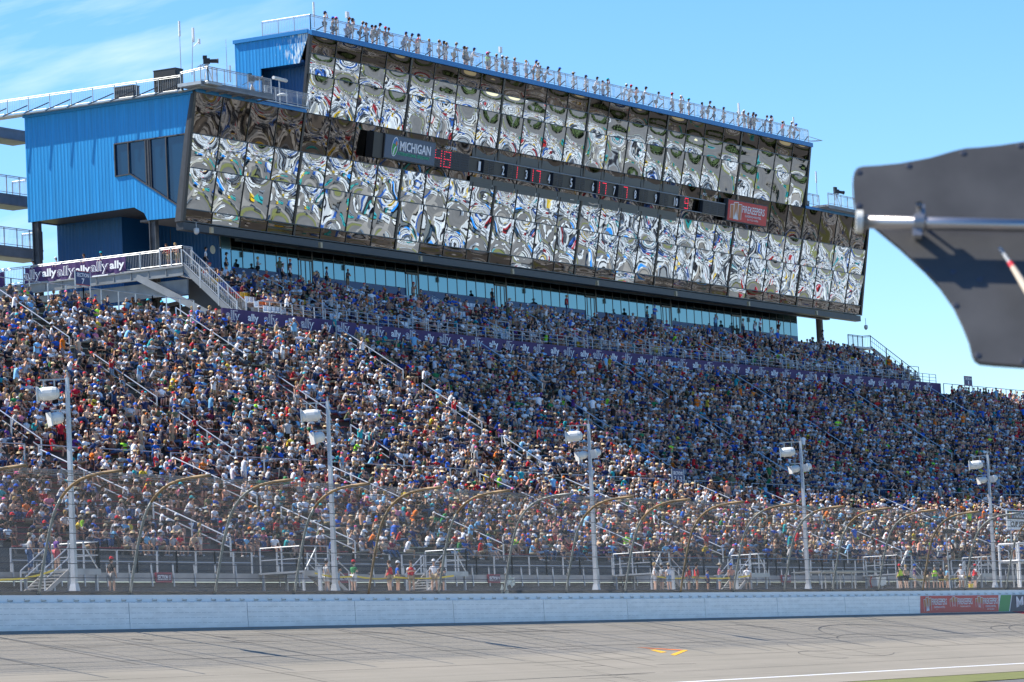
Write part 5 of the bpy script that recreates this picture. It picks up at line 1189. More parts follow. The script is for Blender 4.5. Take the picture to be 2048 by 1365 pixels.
HATS = [('black cap', (.02, .02, .025), 16, 'cap'), ('white cap', (.75, .75, .75), 14, 'cap'), ('navy cap', (.02, .035, .12), 8, 'cap'), ('royal blue cap', (.02, .12, .55), 6, 'cap'), ('red cap', (.6, .02, .03), 6, 'cap'), ('grey cap', (.28, .28, .28), 8, 'cap'), ('tan cap', (.42, .34, .22), 7, 'cap'), ('straw hat', (.58, .44, .25), 4.5, 'brim'), ('tan bucket hat', (.40, .35, .26), 3.5, 'brim'), ('teal cap', (.02, .45, .5), 2, 'cap'), ('brown hair', (.07, .035, .018), 10, 'hair'), ('blond hair', (.42, .27, .10), 5, 'hair'), ('black hair', (.012, .01, .01), 6, 'hair'), ('orange cap', (.8, .18, .02), 1.5, 'cap'), ('pink cap', (.75, .12, .3), 1.5, 'cap')]
SKINS = [(.52, .30, .20), (.46, .25, .16), (.58, .35, .25), (.40, .21, .13), (.62, .40, .29), (.15, .07, .04)]
def pick(rng, L): 
    t = rng.uniform(0, sum(x[2] for x in L))
    for x in L:
        t -= x[2]
        if t <= 0: return x
    return L[0]

# ------------------------------------------------------------------ the distant mass of the crowd: small bodies with limbs, merged
class PB:
    def __init__(s): s.v = []; s.r = []; s.f = []
    def rings(s, cs, n, reg, capa=True, capb=True):   # cs = [(centre, rx, ry)], vertical-ish rings
        o = len(s.v)
        for (c, rx, ry) in cs:
            for k in range(n):
                a = 2*PI*(k+.5)/n; s.v.append((c[0]+rx*math.cos(a), c[1]+ry*math.sin(a), c[2])); s.r.append(reg)
        for i in range(len(cs)-1):
            for k in range(n): p, q = o+i*n+k, o+i*n+(k+1) % n; s.f.append((p, q, q+n, p+n))
        if n == 4:
            if capa: s.f.append((o+3, o+2, o+1, o))
            e = o+(len(cs)-1)*n
            if capb: s.f.append((e, e+1, e+2, e+3))
        if n == 6:
            e = o+(len(cs)-1)*n
            if capb: s.f += [(e, e+1, e+2, e+3), (e, e+3, e+4, e+5)]
    def limb(s, a, b, ra, rb, reg):
        a, b = Vector(a), Vector(b); d = (b-a).normalized(); x = d.cross(Vector((0, 0, 1)) if abs(d.z) < .9 else Vector((0, 1, 0))).normalized(); y = d.cross(x); o = len(s.v)
        for p, r in ((a, ra), (b, rb)):
            for (i, j) in ((1, 1), (-1, 1), (-1, -1), (1, -1)): s.v.append(tuple(p+(x*i+y*j)*r*.75)); s.r.append(reg)
        s.f += [(o+k, o+(k+1) % 4, o+4+(k+1) % 4, o+4+k) for k in range(4)]+[(o+4, o+5, o+6, o+7)]
def small_person(pose, hat, lean=.05, arm=0, headturn=0.0, bare=False, leg=0):
    b = PB(); hz = .47 if pose == 'sit' else .92; L_ = lean
    up_ = lambda z, k: (0, L_*k, z)
    b.rings([((0, 0, hz-.05), .17, .15), ((0, L_*.4, hz+.20), .165, .145), ((0, L_*.9, hz+.42), .205, .145), ((0, L_*1.0, hz+.53), .10, .08)], 6, 1)
    sh = hz+.47; hx, hy = L_*1.15+.02, 0
    b.limb((0, L_*1.0, hz+.5), (0, L_*1.1+.01, hz+.6), .055, .055, 0)
    hc = (0, L_*1.2+.03, hz+.70)
    b.rings([((0, hc[1]+.01, hc[2]-.11), .045, .05), ((0, hc[1], hc[2]-.03), .08, .095), ((0, hc[1], hc[2]+.05), .083, .098), ((0, hc[1]-.01, hc[2]+.11), .045, .055)], 6, 0)
    if hat == 'cap':
        b.rings([((0, hc[1]-.005, hc[2]+.03), .092, .108), ((0, hc[1]-.01, hc[2]+.10), .075, .085), ((0, hc[1]-.01, hc[2]+.135), .03, .03)], 6, 3)
        o = len(b.v); b.v += [(-.07, hc[1]+.08, hc[2]+.045), (.07, hc[1]+.08, hc[2]+.045), (.05, hc[1]+.18, hc[2]+.03), (-.05, hc[1]+.18, hc[2]+.03)]; b.r += [3]*4; b.f += [(o, o+1, o+2, o+3)]
    elif hat == 'brim':
        b.rings([((0, hc[1], hc[2]+.03), .19, .20), ((0, hc[1], hc[2]+.05), .10, .115), ((0, hc[1], hc[2]+.13), .075, .085)], 6, 3)
    else:
        b.rings([((0, hc[1]-.05, hc[2]-.10), .07, .05), ((0, hc[1]-.035, hc[2]+.02), .098, .09), ((0, hc[1]-.02, hc[2]+.10), .075, .085), ((0, hc[1]-.02, hc[2]+.125), .03, .03)], 6, 3)
    for sx in (-1, 1):
        s0 = (sx*.19, L_*.9, sh-.02)
        if pose == 'sit':
            el = (sx*.24, L_+.10, hz+.22); ha = (sx*.10, L_+.36, hz+.16)
            if arm == 1 and sx == 1: el = (sx*.25, L_+.22, hz+.36); ha = (sx*.06, L_+.16, hz+.66)
            if arm == 2: el = (sx*.22, L_+.18, hz+.26); ha = (-sx*.05, L_+.20, hz+.30)
        else:
            el = (sx*.26, L_-.03, hz+.20); ha = (sx*.25, L_+.08, hz-.02)
            if arm == 1: el = (sx*.25, L_+.14, hz+.30); ha = (sx*.07, L_+.22, hz+.62)
            if arm == 2: el = (sx*.22, L_+.12, hz+.22); ha = (-sx*.06, L_+.24, hz+.28)
        m_ = tuple(s0[i]*.45+el[i]*.55 for i in range(3))
        b.limb(s0, m_, .07, .06, 1 if not bare else 0); b.limb(m_, el, .05, .045, 0); b.limb(el, ha, .045, .035, 0)
        if pose == 'sit':
            kn, an = (((sx*.13, .46, hz+.04), (sx*.12, .44, .08)), ((sx*.12, .45, hz+.02), (sx*.12, .72, .10)), ((sx*.17, .42, hz+.06), (sx*.10, .34, .08)), ((sx*.10, .48, hz+(.12 if sx > 0 else .04)), (sx*.08, (.70 if sx > 0 else .42), (.30 if sx > 0 else .08))))[leg]
            b.limb((sx*.10, .0, hz), kn, .10, .085, 2); b.limb(kn, an, .062, .045, 4); b.limb((an[0], an[1]-.05, an[2]-.03), (an[0], an[1]+.14, an[2]-.04), .05, .04, 5)
        else:
            kn = (sx*.11, .02, .50); b.limb((sx*.09, 0, hz+.02), kn, .11, .085, 2); b.limb(kn, (sx*.11, -.01, .08), .062, .045, 4); b.limb((sx*.11, -.06, .05), (sx*.11, .14, .04), .05, .04, 5)
    v = np.array(b.v, dtype=np.float32)
    if headturn: pass
    return v, np.array(b.r), np.array(b.f, dtype=np.int32)
TPL = []
for hat in ('cap', 'brim', 'hair'):
    for lean, arm, leg in ((.03, 0, 0), (.14, 0, 1), (-.08, 2, 1), (.10, 1, 0), (.26, 0, 2), (.0, 2, 3), (-.05, 0, 1), (.20, 2, 0), (-.10, 0, 3), (.08, 2, 2)): TPL.append(('sit', hat, small_person('sit', hat, lean, arm, leg=leg)))
    for lean, arm in ((.02, 0), (.06, 2), (.03, 1)): TPL.append(('stand', hat, small_person('stand', hat, lean, arm)))
IDX = {(p, h): [i for i, t in enumerate(TPL) if t[0] == p and t[1] == h] for p in ('sit', 'stand') for h in ('cap', 'brim', 'hair')}
def build_crowd(name, ppl, label):
    """ppl: list of (pos, yaw, scale, pose, hat, colours[6])"""
    VV, CC, FF = [], [], []; off = 0; by = {}
    for p in ppl: by.setdefault(R0.choice(IDX[(p[3], p[4])]), []).append(p)
    for ti, L_ in by.items():
        v, r, f = TPL[ti][2]; n = len(L_)
        pos = np.array([p[0] for p in L_], dtype=np.float32); yaw = np.array([p[1] for p in L_]); sc_ = np.array([p[2] for p in L_], dtype=np.float32)
        col = np.array([p[5] for p in L_], dtype=np.float32)
        c, s = np.cos(yaw).astype(np.float32)[:, None], np.sin(yaw).astype(np.float32)[:, None]
        fat = NR.uniform(.95, 1.35, n).astype(np.float32)[:, None]
        X = v[None, :, 0]*fat; Y = v[None, :, 1]*np.ones_like(fat); Z = v[None, :, 2]*np.ones_like(fat)
        P = np.stack([(X*c-Y*s), (X*s+Y*c), Z], -1)*sc_[:, None, None]+pos[:, None, :]
        VV.append(P.reshape(-1, 3)); CC.append(col[:, r, :].reshape(-1, 3)); m = len(v)
        FF.append((f[None]+(np.arange(n)*m)[:, None, None]+off).reshape(-1, 4)); off += n*m
    V = np.concatenate(VV).astype(np.float32); Cc = np.concatenate(CC); F = np.concatenate(FF).astype(np.int32)
    me = bpy.data.meshes.new(name); me.vertices.add(len(V)); me.vertices.foreach_set('co', V.ravel()); me.loops.add(F.size); me.loops.foreach_set('vertex_index', F.ravel())
    me.polygons.add(len(F)); me.polygons.foreach_set('loop_start', np.arange(0, F.size, 4, dtype=np.int32)); me.polygons.foreach_set('use_smooth', np.ones(len(F), dtype=bool))
    me.update(calc_edges=True); ca = me.color_attributes.new('Col', 'FLOAT_COLOR', 'POINT'); ca.data.foreach_set('color', np.concatenate([Cc, np.ones((len(Cc), 1))], 1).astype(np.float32).ravel())
    me.materials.append(CROWDM); o = bpy.data.objects.new(name, me); C.objects.link(o)
    return tag(o, label, 'crowd', None, 'stuff')
def vary(c, rng, k=.15): 
    m = 1+rng.uniform(-k, k)*1.6; return tuple(max(.003, min(.9, x*m+rng.uniform(-.008, .008))) for x in c)
def face_yaw(s, base=6, spread=24, rng=R0):    # towards the track, turned to the right
    a = s*K; d0 = Vector((-math.sin(a), -math.cos(a))); th = rad(rng.gauss(base, spread) if spread else base); dx, dy = d0.x*math.cos(th)-d0.y*math.sin(th), d0.x*math.sin(th)+d0.y*math.cos(th)
    return math.atan2(-dx, dy)
def rand_cols(rng):
    sh, pa, ha, sk = pick(rng, SHIRT), pick(rng, PANTS), pick(rng, HATS), vary(rng.choice(SKINS), rng, .12)
    shc = vary(sh[1], rng); 
    if rng.random() < .07: shc = sk
    leg = sk if 'jeans' not in pa[0] else pa[1]
    return sh, pa, ha, sk, [sk, shc, vary(pa[1], rng), vary(ha[1], rng), leg, vary((.3, .3, .3), rng, .9)]
slots = []                                       # every seat in view: (P, s, tier, row)
def ok_px(P, m=30):
    x, y, d = pix(P); return -m < x < 2048+m and y < 1420, x, y, d
def fill(tier, rowf, nrow, A, s0, s1, pitch, dens):
    for i in range(nrow):
        Y, z = rowf(i); s = s0+R0.uniform(0, pitch); 
        while s < s1:
            s += pitch*R0.uniform(.9, 1.12)
            if near_aisle(s, A, .95): continue
            if R0.random() > dens(s, i): continue
            P = W(s, Y+.42, z); g, x, y, d = ok_px(P+U*.7)
            if g and not (tier == 'U' and 82 < s < 204 and (i == NU-1 or (i == NU-2 and R0.random() < .6))): slots.append((P, s, tier, i, x, y, d))
def clump(s, i, k): return .5+.5*math.sin(s*.9*k+i*1.7)*math.sin(s*.37+i*.9*k)
def densL(s, i):
    base = .72 if s < 62 else .9
    if i < 1: base = .8
    return base if clump(s, i, 1) > (.50 if s < 62 else .33) else base*.14
def densU(s, i):
    base = .86 if s < 75 else .96
    if 76 < s < 97 and 6 < i < 14: base = .7
    return base if clump(s, i, 1.3) > (.36 if s < 97 else .17) else base*.25
fill('L', low_row, NL, AISLES_L, -2, 186, .60, densL)
fill('U', up_row, NU, AISLES_U, 22, 232, .585, densU)
fill('T', ter_row, NT, AISLES_T, TS0+1, TS1-1, .56, lambda s, i: (.55 if i == NT-1 else 1)*(.66 if 115 < s < 165 else .8) if s > 92 else .75)
slots.sort(key=lambda q: q[6])
NEAR_N = 205
vis = [q for q in slots if 4 < q[4] < 2044]
near = vis[:NEAR_N]; nearset = set(id(q) for q in near)
crowd, terrace_crowd = [], []
for q in slots:
    if id(q) in nearset: continue
    P, s, tier, i = q[:4]; sh, pa, ha, sk, cols = rand_cols(R0); st_ = R0.random() < (.03 if tier == 'T' else .02)
    if ha[3] == 'hair' and R0.random() < .3: pass
    t, a, up = fr(s)
    (terrace_crowd if tier == 'T' else crowd).append((P-(a*.32 if st_ else a*.0)+(up*0 if st_ else up*-.03), face_yaw(s), R0.uniform(.98, 1.14), 'stand' if st_ else 'sit', ha[3], cols))
for k_ in range(54):                             # people in the aisles and on the cross aisle
    s = R0.uniform(25, 190); cols = rand_cols(R0); terr_ = k_ < 10
    if terr_: s = R0.uniform(92, 200); P = W(s, R0.uniform(51.2, 53), 26.9)
    elif k_ < 32: P = W(s, 21.6+R0.uniform(0, .6), 8.4)
    else: s = R0.choice(AISLES_U[1:-1]); i = R0.randrange(1, NU); P = W(s, up_row(i)[0]+.4, up_row(i)[1])
    (terrace_crowd if terr_ else crowd).append((P, face_yaw(s), R0.uniform(.95, 1.05), 'stand', cols[2][3], cols[4]))
build_crowd('stand_crowd', crowd, 'dense mass of seated race spectators filling the bleachers behind the nearest rows')
build_crowd('terrace_crowd', terrace_crowd, 'spectators seated and standing on the terrace above the purple banner')
print('CROWD', len(crowd), len(terrace_crowd), 'near', len(near))

# ------------------------------------------------------------------ nearest people as individuals, each a continuous body with clothes
def skin_mesh(name, verts, edges, radii, root=0, sub=1):
    me = bpy.data.meshes.new(name); me.from_pydata(verts, edges, []); o = bpy.data.objects.new(name, me); C.objects.link(o)
    md = o.modifiers.new('s', 'SKIN'); md.use_smooth_shade = True; md.branch_smoothing = .6
    sv = me.skin_vertices[0].data
    for i, r in enumerate(radii): sv[i].radius = (r if isinstance(r, tuple) else (r, r)); sv[i].use_root = (i == root)
    if sub: m2 = o.modifiers.new('b', 'SUBSURF'); m2.levels = sub; m2.render_levels = sub
    dg = bpy.context.evaluated_depsgraph_get(); ev = o.evaluated_get(dg); res = bpy.data.meshes.new_from_object(ev); res.name = name
    bpy.data.objects.remove(o); bpy.data.meshes.remove(me)
    res.polygons.foreach_set('use_smooth', [True]*len(res.polygons)); return res
def skeleton(pose):
    hz, lean = pose['hz'], pose['lean']; J = {}
    J['pel'] = ((0, 0, hz+.03), (.145, .115)); J['bel'] = ((0, lean*.35, hz+.20), (.135, .105)); J['che'] = ((0, lean*.8, hz+.38), (.155, .11)); J['ngt'] = ((0, lean*1.0, hz+.50), (.075, .06)); J['nec'] = ((0, lean*1.08+.01, hz+.57), .052)
    h = pose.get('head', (0, 0)); hx, hy = h
    J['hd1'] = ((hx*.5, lean*1.15+.03+hy*.5, hz+.65), (.072, .082)); J['hd2'] = ((hx, lean*1.15+.03+hy, hz+.73), (.082, .098)); J['hd3'] = ((hx, lean*1.15+.02+hy, hz+.81), (.06, .072))
    J['nos'] = ((hx*1.1, lean*1.15+.125+hy, hz+.685), .016)
    E = [('pel', 'bel'), ('bel', 'che'), ('che', 'ngt'), ('ngt', 'nec'), ('nec', 'hd1'), ('hd1', 'hd2'), ('hd2', 'hd3'), ('hd1', 'nos')]
    for sx, n in ((-1, 'l'), (1, 'r')):
        el, ha = pose['arm'+n]
        J['sh'+n] = ((sx*.165, lean*.9, hz+.45), .062); J['el'+n] = ((sx*el[0], lean+el[1], hz+el[2]), .042); J['wr'+n] = ((sx*ha[0], lean+ha[1], hz+ha[2]), .028)
        d = (Vector(J['wr'+n][0])-Vector(J['el'+n][0])).normalized(); J['pa'+n] = (tuple(Vector(J['wr'+n][0])+d*.07), (.036, .024)); J['fi'+n] = (tuple(Vector(J['wr'+n][0])+d*.14+Vector((0, 0, -.02))), (.024, .014))
        J['tb'+n] = (tuple(Vector(J['wr'+n][0])+d*.07+Vector((-sx*.045, .01, .02))), .012)
        E += [('che', 'sh'+n), ('sh'+n, 'el'+n), ('el'+n, 'wr'+n), ('wr'+n, 'pa'+n), ('pa'+n, 'fi'+n), ('pa'+n, 'tb'+n)]
        kn, an = pose['leg'+n]
        J['hi'+n] = ((sx*.095, .02 if pose['sit'] else 0, hz-.01), .092); J['kn'+n] = ((sx*kn[0], kn[1], kn[2]), .066); J['cf'+n] = (tuple(Vector((sx*kn[0], kn[1], kn[2])).lerp(Vector((sx*an[0], an[1], an[2])), .35)), .058); J['an'+n] = ((sx*an[0], an[1], an[2]), .038)
        J['to'+n] = ((sx*(an[0]+.02), an[1]+.15, .035), (.042, .03)); E += [('pel', 'hi'+n), ('hi'+n, 'kn'+n), ('kn'+n, 'cf'+n), ('cf'+n, 'an'+n), ('an'+n, 'to'+n)]
    return J, E
def sub_skin(name, J, E, keys, grow, extra=None, sub=1):
    ks = list(keys); JJ = dict(J)
    if extra: JJ.update(extra[0]); ks += list(extra[0])
    EE = [e for e in E if e[0] in ks and e[1] in ks]+(extra[1] if extra else [])
    idx = {k: i for i, k in enumerate(ks)}
    rr_ = [tuple(x*grow[0]+grow[1] for x in JJ[k][1]) if isinstance(JJ[k][1], tuple) else JJ[k][1]*grow[0]+grow[1] for k in ks]
    return skin_mesh(name, [JJ[k][0] for k in ks], [(idx[a], idx[b]) for a, b in EE], rr_, 0, sub)
def lerpj(J, a, b, q): return tuple(Vector(J[a][0]).lerp(Vector(J[b][0]), q))
SITL = ((.13, .46, .50), (.12, .46, .09)); STL = ((.11, .02, .50), (.12, -.02, .09))
POSES = {
 'hands on knees': dict(sit=1, hz=.46, lean=.10, arml=((.25, .06, .20), (.14, .30, .12)), armr=((.25, .06, .20), (.14, .30, .12)), legl=SITL, legr=SITL),
 'leaning forward': dict(sit=1, hz=.46, lean=.26, arml=((.23, .10, .16), (.07, .24, .10)), armr=((.23, .10, .16), (.07, .24, .10)), legl=SITL, legr=SITL, head=(.0, .03)),
 'leaning back': dict(sit=1, hz=.46, lean=-.06, arml=((.27, .04, .20), (.18, .28, .08)), armr=((.25, .10, .20), (.05, .28, .14)), legl=((.14, .44, .50), (.16, .58, .09)), legr=SITL, head=(.03, .0)),
 'shading the eyes': dict(sit=1, hz=.46, lean=.06, arml=((.25, .06, .20), (.12, .30, .14)), armr=((.26, .20, .42), (.06, .15, .70)), legl=SITL, legr=SITL),
 'arms folded': dict(sit=1, hz=.46, lean=.05, arml=((.24, .10, .22), (.0, .22, .26)), armr=((.24, .10, .20), (.02, .22, .22)), legl=SITL, legr=((.10, .47, .50), (.20, .40, .09)), head=(-.02, .0)),
 'looking down': dict(sit=1, hz=.46, lean=.18, arml=((.22, .12, .20), (.06, .26, .22)), armr=((.22, .12, .20), (.06, .28, .24)), legl=SITL, legr=SITL, head=(.0, .07)),
 'standing upright': dict(sit=0, hz=.93, lean=.02, arml=((.24, -.02, .20), (.24, .10, -.02)), armr=((.24, -.02, .20), (.22, .08, -.02)), legl=STL, legr=((.11, .06, .50), (.14, .04, .09))),
 'standing with arms folded': dict(sit=0, hz=.93, lean=.03, arml=((.24, .08, .22), (.0, .20, .28)), armr=((.24, .08, .20), (.02, .20, .24)), legl=STL, legr=STL),
 'standing with binoculars raised': dict(sit=0, hz=.93, lean=.03, arml=((.26, .16, .38), (.07, .16, .64)), armr=((.26, .16, .38), (.07, .16, .64)), legl=STL, legr=STL),
 'standing and leaning on the rail': dict(sit=0, hz=.90, lean=.22, arml=((.25, .16, .20), (.18, .34, .16)), armr=((.25, .16, .20), (.14, .34, .16)), legl=((.11, .0, .48), (.12, -.10, .09)), legr=((.11, .04, .49), (.12, .0, .09)), head=(.02, .03)),
}
HATM = {}
def hat_meshes():
    def mk(nm, fn):
        mb = MB(); fn(mb); me = bpy.data.meshes.new(nm); me.from_pydata(mb.v, [], mb.f); me.polygons.foreach_set('use_smooth', [True]*len(me.polygons)); me.materials.append(CLOTH); HATM[nm] = me
    def cap(mb):
        mb.lathe((0, 0, 0), U, [(.0, .099), (.04, .100), (.08, .088), (.11, .06), (.122, .015), (.123, .0)], 14)
        mb.v = [(x, y*1.15, z) for x, y, z in mb.v]; vs = []
        for i in range(9):
            a = rad(20+140*i/8); vs += [(.09*math.cos(a), .108*math.sin(a), .012), (.085*math.cos(a), .108*math.sin(a)+.085*math.sin(a), .0-.006*abs(math.cos(a)))]
        mb.add(vs+[(x, y, z-.006) for x, y, z in vs], [(2*i, 2*i+1, 2*i+3, 2*i+2) for i in range(8)]+[(18+2*i, 18+2*i+2, 18+2*i+3, 18+2*i+1) for i in range(8)])
    def brim(mb):
        mb.lathe((0, 0, 0), U, [(-.008, .10), (-.012, .20), (0, .205), (.012, .11), (.07, .098), (.105, .075), (.11, .02), (.112, 0)], 16); mb.v = [(x, y*1.12, z) for x, y, z in mb.v]
    def hair(mb):
        mb.lathe((0, -.012, 0), U, [(-.10, .065), (-.06, .088), (0, .098), (.06, .09), (.095, .06), (.105, .0)], 14); mb.v = [(x, y*1.1-(.035 if z < -.01 else .012), z) for x, y, z in mb.v]
    def glasses(mb): mb.box((0, .105, 0), (.07, 0, 0), (0, .014, 0), (0, 0, .016)); mb.box((0, .05, .004), (.086, 0, 0), (0, .055, 0), (0, 0, .005))
    mk('cap', cap); mk('brim', brim); mk('hair', hair); mk('glasses', glasses)
hat_meshes()
PM = {}
for nm, ps in POSES.items():
    J, E = skeleton(ps); d_ = {}
    d_['body'] = sub_skin('body', J, E, J.keys(), (1, 0)); d_['body'].materials.append(SKIN)
    ex = ({}, [])
    for n in 'lr': ex[0]['sl'+n] = (lerpj(J, 'sh'+n, 'el'+n, .62), .058); ex[1].append(('sh'+n, 'sl'+n))
    d_['shirt'] = sub_skin('shirt', J, E, ['bel', 'pel', 'che', 'ngt', 'shl', 'shr'], (1.06, .014), ex); d_['shirt'].materials.append(CLOTH)
    for long_ in (0, 1):
        ex = ({}, [])
        for n in 'lr':
            if long_: ex[0]['kk'+n] = (J['kn'+n][0], .07); ex[0]['lg'+n] = (lerpj(J, 'kn'+n, 'an'+n, .85), .06); ex[1].extend([('hi'+n, 'kk'+n), ('kk'+n, 'lg'+n)])
            else: ex[0]['lg'+n] = (lerpj(J, 'hi'+n, 'kn'+n, .80), .082); ex[1].append(('hi'+n, 'lg'+n))
        d_['pants%d' % long_] = sub_skin('trousers' if long_ else 'shorts', J, E, ['pel', 'hil', 'hir'], (1.04, .012), ex); d_['pants%d' % long_].materials.append(CLOTH)
    mb = MB()
    for n in 'lr': a_ = Vector(J['an'+n][0]); b_ = Vector(J['to'+n][0]); mb.lathe(Vector((a_.x, a_.y-.05, .045)), Vector((b_.x-a_.x, b_.y-a_.y, 0)), [(0, .02), (.02, .045), (.12, .055), (.22, .045), (.25, .01)], 8)
    me = bpy.data.meshes.new('shoes'); me.from_pydata(mb.v, [], mb.f); me.polygons.foreach_set('use_smooth', [True]*len(me.polygons)); me.materials.append(CLOTH); d_['shoes'] = me
    h = J['hd2'][0]; d_['head'] = Vector((h[0], h[1], h[2])); PM[nm] = d_
NPER = [0]
def person(P, yaw, pose, sh, pa, ha, sk, label, group, scale=1.0, glasses=False, vest=None, bare=False):
    d_ = PM[pose]; o = bpy.data.objects.new('person', d_['body']); C.objects.link(o)
    o.matrix_world = Matrix.Translation(Vector(P)) @ Matrix.Rotation(yaw, 4, 'Z') @ Matrix.Scale(scale, 4); o.color = (*sk, 1); tag(o, label, 'person', group)
    def kid(nm, me, col, loc=None):
        c = bpy.data.objects.new(nm, me); C.objects.link(c); c.parent = o; c.color = (*col, 1)
        if loc is not None: c.location = loc
        return c
    if not bare: kid('shirt', d_['shirt'], sh[1])
    jeans = 'jeans' in pa[0]; kid('trousers' if jeans else 'shorts', d_['pants1' if jeans else 'pants0'], pa[1]); kid('shoes', d_['shoes'], (.35, .35, .36) if R0.random() < .5 else (.04, .04, .045))
    h = d_['head']
    kid({'cap': 'cap', 'brim': 'hat', 'hair': 'hair'}[ha[3]], HATM[ha[3]], ha[1], h+Vector((0, -.004, .035 if ha[3] != 'hair' else .02)))
    if ha[3] != 'hair': kid('hair', HATM['hair'], (.05, .028, .015), h+Vector((0, 0, -.012))).scale = (.97, .95, .8)
    if glasses: kid('sunglasses', HATM['glasses'], (.01, .01, .012), h+Vector((0, 0, .0)))
    if vest:
        v_ = kid('safety_vest', VESTM[pose], vest); 
    NPER[0] += 1; return o
VESTM = {}
VG = mat('vest yellow band', (.65, .85, .05), .6)
for pose in ('standing upright', 'standing with arms folded'):
    J, E = skeleton(POSES[pose]); me = sub_skin('safety_vest', J, E, ['bel', 'pel', 'che', 'ngt'], (1.14, .034)); me.materials.append(CLOTH); me.materials.append(VG)
    for p in me.polygons:
        z = p.center.z-.93; x = abs(p.center.x)
        if -.02 < z < .06 or .17 < z < .22 or (.08 < x < .13 and z > .2): p.material_index = 1
    VESTM[pose] = me
DARKW = {'navy': 'navy', 'charcoal': 'charcoal'}
used = set(); cnt = {}
SITP = ['hands on knees', 'leaning forward', 'leaning back', 'shading the eyes', 'arms folded', 'looking down']; SITW = [5, 4, 3, 1, 3, 2]
ORD = ['front', 'second', 'third', 'fourth', 'fifth', 'sixth', 'seventh', 'eighth', 'ninth', 'tenth', 'eleventh', 'twelfth', 'thirteenth', 'fourteenth', 'fifteenth', 'sixteenth']
pole_px = [pix(W(s, .75, 5))[0] for s in POLE_S]
def zone(x):
    if x < pole_px[0]: return 'left of the first light pole'
    if x < (pole_px[0]+pole_px[1])/2: return 'right of the first pole'
    if x < pole_px[1]: return 'left of the second pole'
    if x < (pole_px[1]+pole_px[2])/2: return 'right of the second pole'
    return 'left of the third light pole'
def uniq(make, rng, tries=400):
    for _ in range(tries):
        sh, pa, ha = pick(rng, SHIRT), pick(rng, PANTS), pick(rng, HATS); lab = make(sh, pa, ha)
        if lab not in used: used.add(lab); return sh, pa, ha, lab
    return sh, pa, ha, lab
for q in near:
    P, s, tier, i, x, y, d = q; pose = R0.choices(SITP, SITW)[0]
    sh, pa, ha, lab = uniq(lambda a, b, c: 'person in %s shirt, %s, %s row, %s' % (a[0], c[0], ORD[i], zone(x)), R0)
    t, a, up = fr(s)
    person(P-up*.02, face_yaw(s), pose, (sh[0], vary(sh[1], R0, .08)), pa, ha, vary(R0.choice(SKINS), R0), lab, 'spectators seated in the nearest bleacher rows', R0.uniform(.98, 1.10), R0.random() < .35)
